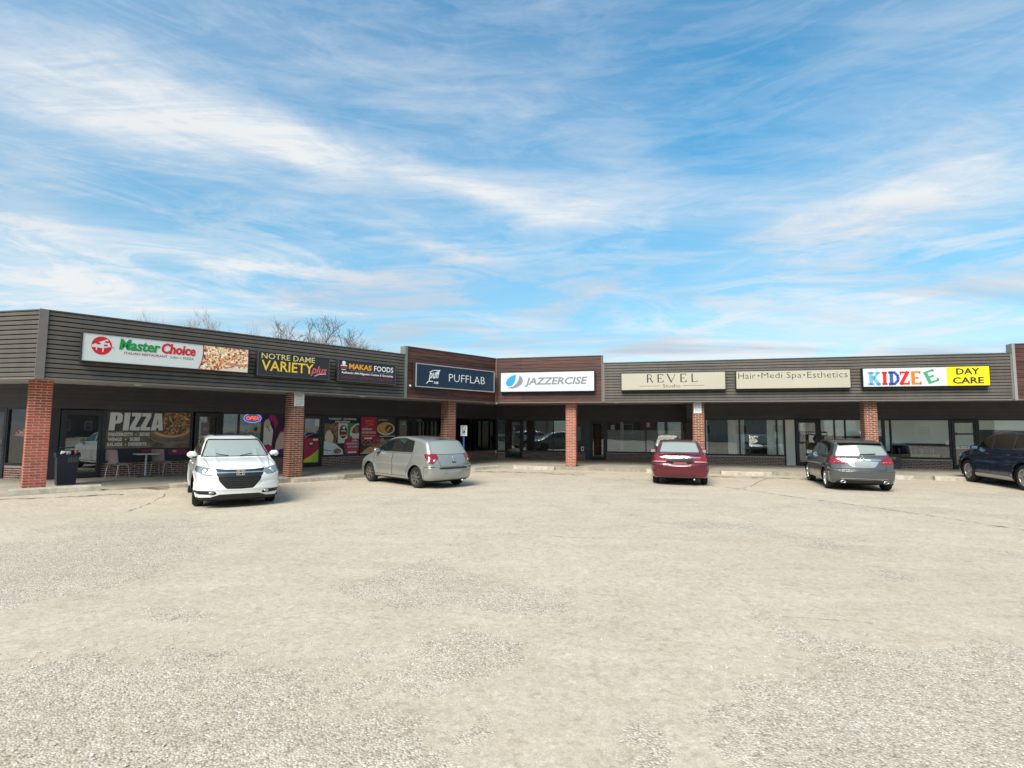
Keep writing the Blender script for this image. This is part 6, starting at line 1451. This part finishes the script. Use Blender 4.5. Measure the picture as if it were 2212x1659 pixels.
# ---- maroon sedan, tail to the camera
PM = car_paint('maroon_car_paint', (0.115, 0.006, 0.016), .28, flake=.35)
def civic():
    R = .31
    sp = dict(name='maroon_sedan', label='maroon sedan parked nose-in with a chrome strip across its boot', pos=(5.47, 17.75), head=74, sc=.92, W=1.755, H=1.435, wb=2.67, rear=-2.32, front=2.2, R=R, tw=.20, spokes=7, rim_m=mat('dark_alloy', (0.1, 0.1, 0.1), .4, metal=.6),
        low=[(2.05, .2), (2.17, .30), (2.2, .5), (2.1, .68), (1.7, .82), (1.3, .90), (1.0, .94), (-1.4, .99), (-1.75, 1.01), (-2.18, 1.015), (-2.25, .97), (-2.30, .80), (-2.32, .55), (-2.25, .25), (-1.7, .20)],
        cab=[(1.42, .85), (1.35, .93), (.48, 1.35), (.05, 1.425), (-.45, 1.435), (-.98, 1.37), (-1.72, 1.02), (-1.70, .90)], yb=.79, tum=.40, belt=.96, grooves=[lambda X, Y, Z: (X < -1.7) * (.014 * np.exp(-((Z - .685 - .05 * np.abs(Y)) / .030) ** 2) - .018 * np.exp(-((Z - .60 - .06 * np.abs(Y)) / .035) ** 2) + .010 * np.exp(-((Z - .50) / .03) ** 2))], cf=.34, cr=.24, cz=.70, hz=.82, mir=(.78, .99), paint=PM)
    sp['regions'] = [
        ('side_window*', side([(1.0, .985), (.42, 1.27), (.06, 1.345), (-.02, .985)]), G_SIDE, .006), ('side_window*', side([(-.08, .985), (.0, 1.35), (-.45, 1.355), (-.95, 1.26), (-1.20, 1.05), (-1.1, .99)]), G_SIDE, .006),
        ('windscreen', lambda P, N: np.maximum(np.maximum(.22 - N[:, 0], .97 - P[:, 2]), np.maximum(P[:, 2] - 1.35, np.abs(P[:, 1]) - .62)), G_FRONT, .006),
        ('rear_window', lambda P, N: np.maximum(np.maximum(.16 + N[:, 0], P[:, 0] + .99), np.maximum(1.045 - P[:, 2], np.abs(P[:, 1]) - (.62 - .30 * (P[:, 2] - 1.04)))), car_glass('painted_sky_bright_glass', (0.27, 0.30, 0.285), .6), .004),  # reflected sky is put into this pane's base colour
        ('tail_light*', lambda P, N: np.maximum(sdpoly(P[:, 0], P[:, 2], [(-1.95, .90), (-2.02, .97), (-2.5, .96), (-2.5, .80), (-2.15, .77)]), .40 - np.abs(P[:, 1])), M_TAIL, -.003),
        ('reverse_lamp*', lambda P, N: np.maximum(sdpoly(P[:, 0], P[:, 2], [(-2.05, .795), (-2.5, .80), (-2.5, .755), (-2.10, .755)]), np.maximum(.42 - np.abs(P[:, 1]), np.abs(P[:, 1]) - .80)), M_TAILC, -.003),
        ('plate_recess', face_x([(0, .865), (.40, .865), (.34, .70), (.24, .66), (0, .655)], -1, -2.0), mat('dark_maroon', (0.03, 0.006, 0.01), .3), .012),
        ('headlight*', face_x([(.42, .60), (.82, .66), (.80, .78), (.5, .74)], 1, 1.6), M_HEAD, .0),
        ('reflector*', face_x([(.56, .335), (.76, .34), (.78, .37), (.58, .365)], -1, -1.9), M_TAIL, -.002),
        ('lower_bumper', face_x([(0, .27), (.50, .27), (.62, .24), (.9, .235), (.9, .1), (0, .1)], -1, -1.6), M_TRIMB, .0)]
    sp['doors'] = [[(.98, .30), (1.0, .92), (-.04, .95), (-.05, .30)], [(-.08, .30), (-.07, .95), (-1.12, .97), (-1.12, .75), (-.90, .52), (-.84, .30)]]
    sp['panels'] = [('boot_lid', lambda P, N: np.maximum(np.maximum(P[:, 0] + 1.82, .66 - P[:, 2]), np.abs(P[:, 1]) - np.where(P[:, 2] > .975, .66, .405))), ('rear_bumper', lambda P, N: np.maximum(P[:, 2] - .645, P[:, 0] + 1.75))]
    t, sh, f = build_car(sp)
    surf_box(t, f, -1, -2.45, -.62, .62, .885, .912, .015, M_CHR, 'chrome_strip', 16)
    surf_box(t, f, -1, -2.45, -.20, .20, .70, .745, .006, mat('covered_plate', (0.34, 0.12, 0.09), .5), 'number_plate', 4)
    surf_box(t, f, -1, -2.45, -.55, .55, .262, .285, .008, mat('grey_valance', (0.14, 0.10, 0.09), .5), 'bumper_edge', 12)
    x = surf_x(f, 0, .945, -1, -2.45) - .014
    b = MB(); b.box(x - .006, x, -.05, -.032, .925, .985); b.box(x - .006, x, .032, .05, .925, .985); b.box(x - .006, x, -.032, .032, .950, .962); part('badge', b, M_CHR, t)
    yz_text(t, 'CIVIC', .60, .46, .985, 1.003, surf_x(f, .5, .99, -1, -2.45) - .004, -1, M_CHR)
    for s in (1, -1): surf_box(t, f, -1, -2.45, s * .45, s * .80, .835, .85, .006, M_TAILD, 'lamp_strip', 6)
    b = MB(); b.cbox((-2.17, 0, 1.03), (.14, 1.25, .028), bev=.012); part('spoiler_lip', b, PM, t)
    b = MB(); b.tube([(-2.15, -.42, .22), (-2.30, -.42, .215)], .03, 10); part('exhaust', b, M_STEEL, t)
    for s in (1, -1):
        b = MB(); b.cbox((-.95, s * .36, .99), (.3, .42, .32), bev=.08); part('rear_seat', b, mat('seat_cloth', (0.2, 0.19, 0.18), .9), t)
civic()
# ---- grey wagon
PG = car_paint('graphite_grey_car_paint', (0.085, 0.085, 0.085), .28, flake=.4)
def merc():
    R = .32
    sp = dict(name='grey_wagon', label='graphite grey tall wagon with twin exhaust tips and a chrome strip above its plate', pos=(10.08, 16.41), head=71.5, sc=.90, W=1.79, H=1.56, wb=2.70, rear=-2.17, front=2.2, R=R, tw=.225, spokes=5, rim_m=mat('bright_alloy', (0.65, 0.65, 0.65), .25, metal=.8),
        low=[(2.0, .2), (2.13, .30), (2.2, .5), (2.12, .72), (1.85, .88), (1.5, .96), (1.0, 1.02), (-1.6, 1.06), (-2.0, 1.06), (-2.08, .95), (-2.13, .72), (-2.17, .58), (-2.16, .40), (-2.08, .22), (-1.7, .20)],
        cab=[(1.55, .92), (1.5, 1.0), (.58, 1.45), (.15, 1.54), (-.45, 1.56), (-1.2, 1.54), (-1.78, 1.47), (-1.84, 1.43), (-2.02, 1.04), (-2.0, .92)], yb=.80, tum=.36, belt=1.03, grooves=[lambda X, Y, Z: (X < -1.7) * (.012 * np.exp(-((Z - .64) / .022) ** 2) - .014 * np.exp(-((Z - .585) / .03) ** 2))], cf=.34, cr=.26, cz=.78, hz=.90, mir=(.80, 1.06), paint=PG)
    sp['regions'] = [
        ('side_window*', side([(1.08, 1.06), (.48, 1.37), (.10, 1.45), (.02, 1.06)]), G_SMOKE, .006), ('side_window*', side([(-.04, 1.06), (.04, 1.455), (-.50, 1.47), (-.85, 1.455), (-.92, 1.08)]), G_SMOKE, .006), ('side_window*', side([(-.96, 1.09), (-.90, 1.45), (-1.30, 1.41), (-1.52, 1.20)]), G_SMOKE, .006),
        ('windscreen', lambda P, N: np.maximum(np.maximum(.22 - N[:, 0], 1.03 - P[:, 2]), np.maximum(P[:, 2] - 1.45, np.abs(P[:, 1]) - .62)), G_FRONT, .006),
        ('rear_window', face_x([(0, 1.085), (.66, 1.085), (.69, 1.12), (.56, 1.37), (0, 1.385)], -1, -1.6, nmin=.2), G_REAR, .004),
        ('spoiler_shadow', face_x([(0, 1.385), (.56, 1.37), (.60, 1.375), (.56, 1.43), (0, 1.44)], -1, -1.6, nmin=.2), M_TRIMB, .002),
        ('tail_light*', lambda P, N: np.maximum(sdpoly(P[:, 0], P[:, 2], [(-1.62, 1.0), (-1.72, 1.03), (-2.4, 1.0), (-2.4, .80), (-1.98, .80), (-1.80, .86)]), np.maximum(.46 + .5 * np.clip(P[:, 2] - .88, -.1, .14) - np.abs(P[:, 1]) + .03, P[:, 0] + 1.6)), M_TAIL, -.004),
        ('plate_panel', face_x([(0, .915), (.44, .915), (.36, .78), (.28, .725), (0, .72)], -1, -1.9), mat('pale_grey_car_paint', (0.32, 0.32, 0.32), .3, metal=.4), .012),
        ('headlight*', face_x([(.42, .62), (.84, .70), (.80, .86), (.5, .80)], 1, 1.6), M_HEAD, .0),
        ('lower_bumper', face_x([(0, .335), (.55, .34), (.72, .29), (.68, .20), (0, .19)], -1, -1.8), M_TRIMB, .006)]
    sp['doors'] = [[(1.05, .32), (1.08, 1.0), (.02, 1.03), (.0, .32)], [(-.03, .32), (-.01, 1.03), (-1.10, 1.05), (-1.12, .82), (-.90, .56), (-.84, .32)]]
    sp['panels'] = [('tailgate', lambda P, N: np.maximum(np.maximum(P[:, 0] + 1.82, .63 - P[:, 2]), np.maximum(np.abs(P[:, 1]) - np.where(P[:, 2] > .99, .72, .60), P[:, 2] - 1.04))), ('rear_bumper', lambda P, N: np.maximum(P[:, 2] - .60, P[:, 0] + 1.78))]
    t, sh, f = build_car(sp)
    surf_box(t, f, -1, -2.3, -.47, .47, .925, .965, .02, M_CHR, 'chrome_strip', 12)
    surf_box(t, f, -1, -2.3, -.20, .20, .765, .875, .004, mat('grey_plate', (0.24, 0.24, 0.24), .4), 'number_plate', 4)
    surf_box(t, f, -1, -2.3, -.62, .62, .375, .39, .012, mat('pale_valance', (0.4, 0.4, 0.4), .25, metal=.8), 'bumper_trim', 12)
    x = surf_x(f, 0, 1.01, -1, -2.3) - .012
    b = MB(); b.lathe([(.040, 0), (.047, 0), (.047, .008), (.040, .008)], 'z', 22, close=True)
    for k in range(3):
        a = pi / 2 + k * 2 * pi / 3; b.tube([(0, 0, .004), (.043 * cos(a), .043 * sin(a), .004)], .005, 4, caps=False)
    b.v = [(x - z_, x_, 1.015 + y_) for x_, y_, z_ in b.v]; part('badge', b, M_CHR, t)
    for s in (1, -1):
        for z in (.865, .93): surf_box(t, f, -1, -2.3, s * .52, s * .84, z, z + .018, .006, M_TAILC if z < .9 else M_TAILD, 'lamp_strip', 6)
    yz_text(t, 'B 250', .64, .47, .985, 1.01, x + .02, -1, M_CHR)
    for s in (1, -1):
        b = MB(); b.lathe([(.035, 0), (.05, 0), (.05, .10), (.035, .10)], 'z', 16, close=True); b.v = [(-2.08 - z_, s * .56 + x_ * 1.5, .29 + y_ * .75) for x_, y_, z_ in b.v]; part('exhaust_tip', b, M_CHR, t)
    b = MB(); b.cbox((-1.82, 0, 1.455), (.20, 1.16, .03), bev=.012); part('roof_spoiler', b, PG, t)
    b = MB(); b.tube([(-2.02, .05, 1.10), (-1.98, -.36, 1.125)], .014, 6); part('wiper', b, M_TRIMB, t)
merc()
# ---- dark blue SUV cut by the right edge
PB = car_paint('midnight_blue_car_paint', (0.006, 0.015, 0.040), .22, flake=.3)
def suv():
    R = .385
    sp = dict(name='blue_suv', label='dark blue large utility vehicle cut off by the right edge, with silver side step', pos=(15.43, 16.14), head=75, sc=.95, W=1.96, H=1.75, wb=2.90, rear=-2.55, front=2.40, R=R, tw=.24, spokes=5, rim_m=mat('machined_alloy', (0.38, 0.37, 0.35), .3, metal=.7), wstyle='wide',
        low=[(2.2, .24), (2.33, .34), (2.40, .60), (2.38, .85), (2.22, 1.03), (1.7, 1.12), (1.2, 1.15), (-2.3, 1.19), (-2.47, 1.08), (-2.55, .7), (-2.45, .30), (-2.0, .24)],
        cab=[(1.58, 1.0), (1.50, 1.12), (.72, 1.60), (.35, 1.69), (-.4, 1.745), (-1.5, 1.74), (-2.1, 1.68), (-2.40, 1.18), (-2.38, 1.05)], yb=.89, tum=.36, belt=1.15, cf=.34, cr=.24, cz=.90, hz=1.02, hin=.03, mir=(.98, 1.18), paint=PB, cladding=.04, clad_m=mat('blue_black_arch', (0.006, 0.009, 0.018), .4), h=.040)
    sp['regions'] = [
        ('side_window*', side([(1.25, 1.19), (.62, 1.55), (.25, 1.63), (.20, 1.19)]), G_SMOKE, .006), ('side_window*', side([(.14, 1.19), (.18, 1.635), (-.55, 1.665), (-.82, 1.655), (-.85, 1.20)]), G_SMOKE, .006), ('side_window*', side([(-.92, 1.21), (-.90, 1.655), (-1.6, 1.62), (-1.95, 1.30)]), G_SMOKE, .006),
        ('window_chrome', side([(1.30, 1.175), (.60, 1.565), (.25, 1.648), (-.55, 1.683), (-1.62, 1.64), (-1.99, 1.28), (-1.9, 1.185)]), mat('dark_chrome', (0.25, 0.26, 0.28), .25, metal=.9), .001),
        ('windscreen', lambda P, N: np.maximum(np.maximum(.22 - N[:, 0], 1.16 - P[:, 2]), np.maximum(P[:, 2] - 1.60, np.abs(P[:, 1]) - .72)), G_FRONT, .006),
        ('headlight*', face_x([(.60, .82), (.98, .84), (.98, 1.0), (.66, 1.0)], 1, 1.95), M_HEAD, .0), ('marker_lamp*', lambda P, N: np.maximum(np.hypot(P[:, 0] - 2.05, (P[:, 2] - .80) * .7) - .05, .6 - np.abs(P[:, 1])), M_AMB, -.002),
        ('grille', face_x([(0, .55), (.58, .55), (.60, .98), (0, .98)], 1, 2.1), M_TRIMB, .01), ('tail_light*', face_x([(.7, .8), (.98, .8), (.98, 1.12), (.75, 1.12)], -1, -2.2), M_TAIL, .0),
        ('sill_trim', lambda P, N: np.maximum(P[:, 2] - .36, np.abs(P[:, 0]) - 1.1), mat('silver_side_step', (0.42, 0.42, 0.42), .35, metal=.5), -.012)]
    sp['doors'] = [[(1.12, .40), (1.18, 1.12), (1.1, 1.14), (.17, 1.15), (.14, .40)], [(.11, .40), (.13, 1.15), (-.94, 1.16), (-.96, .90), (-.98, .80), (-.82, .58), (-.80, .40)]]
    t, sh, f = build_car(sp)
    b = MB(); b.tube([(.55, .615, 1.69), (-.2, .635, 1.745), (-1.5, .62, 1.74), (-1.9, .60, 1.70)], .018, 6); part('roof_rail', b, mat('rail_silver', (0.4, 0.42, 0.45), .3, metal=.8), t)
    b = MB(); b.tube([(.55, -.615, 1.69), (-.2, -.635, 1.745), (-1.5, -.62, 1.74), (-1.9, -.60, 1.70)], .018, 6); part('roof_rail', b, mat('rail_silver'), t)
suv()
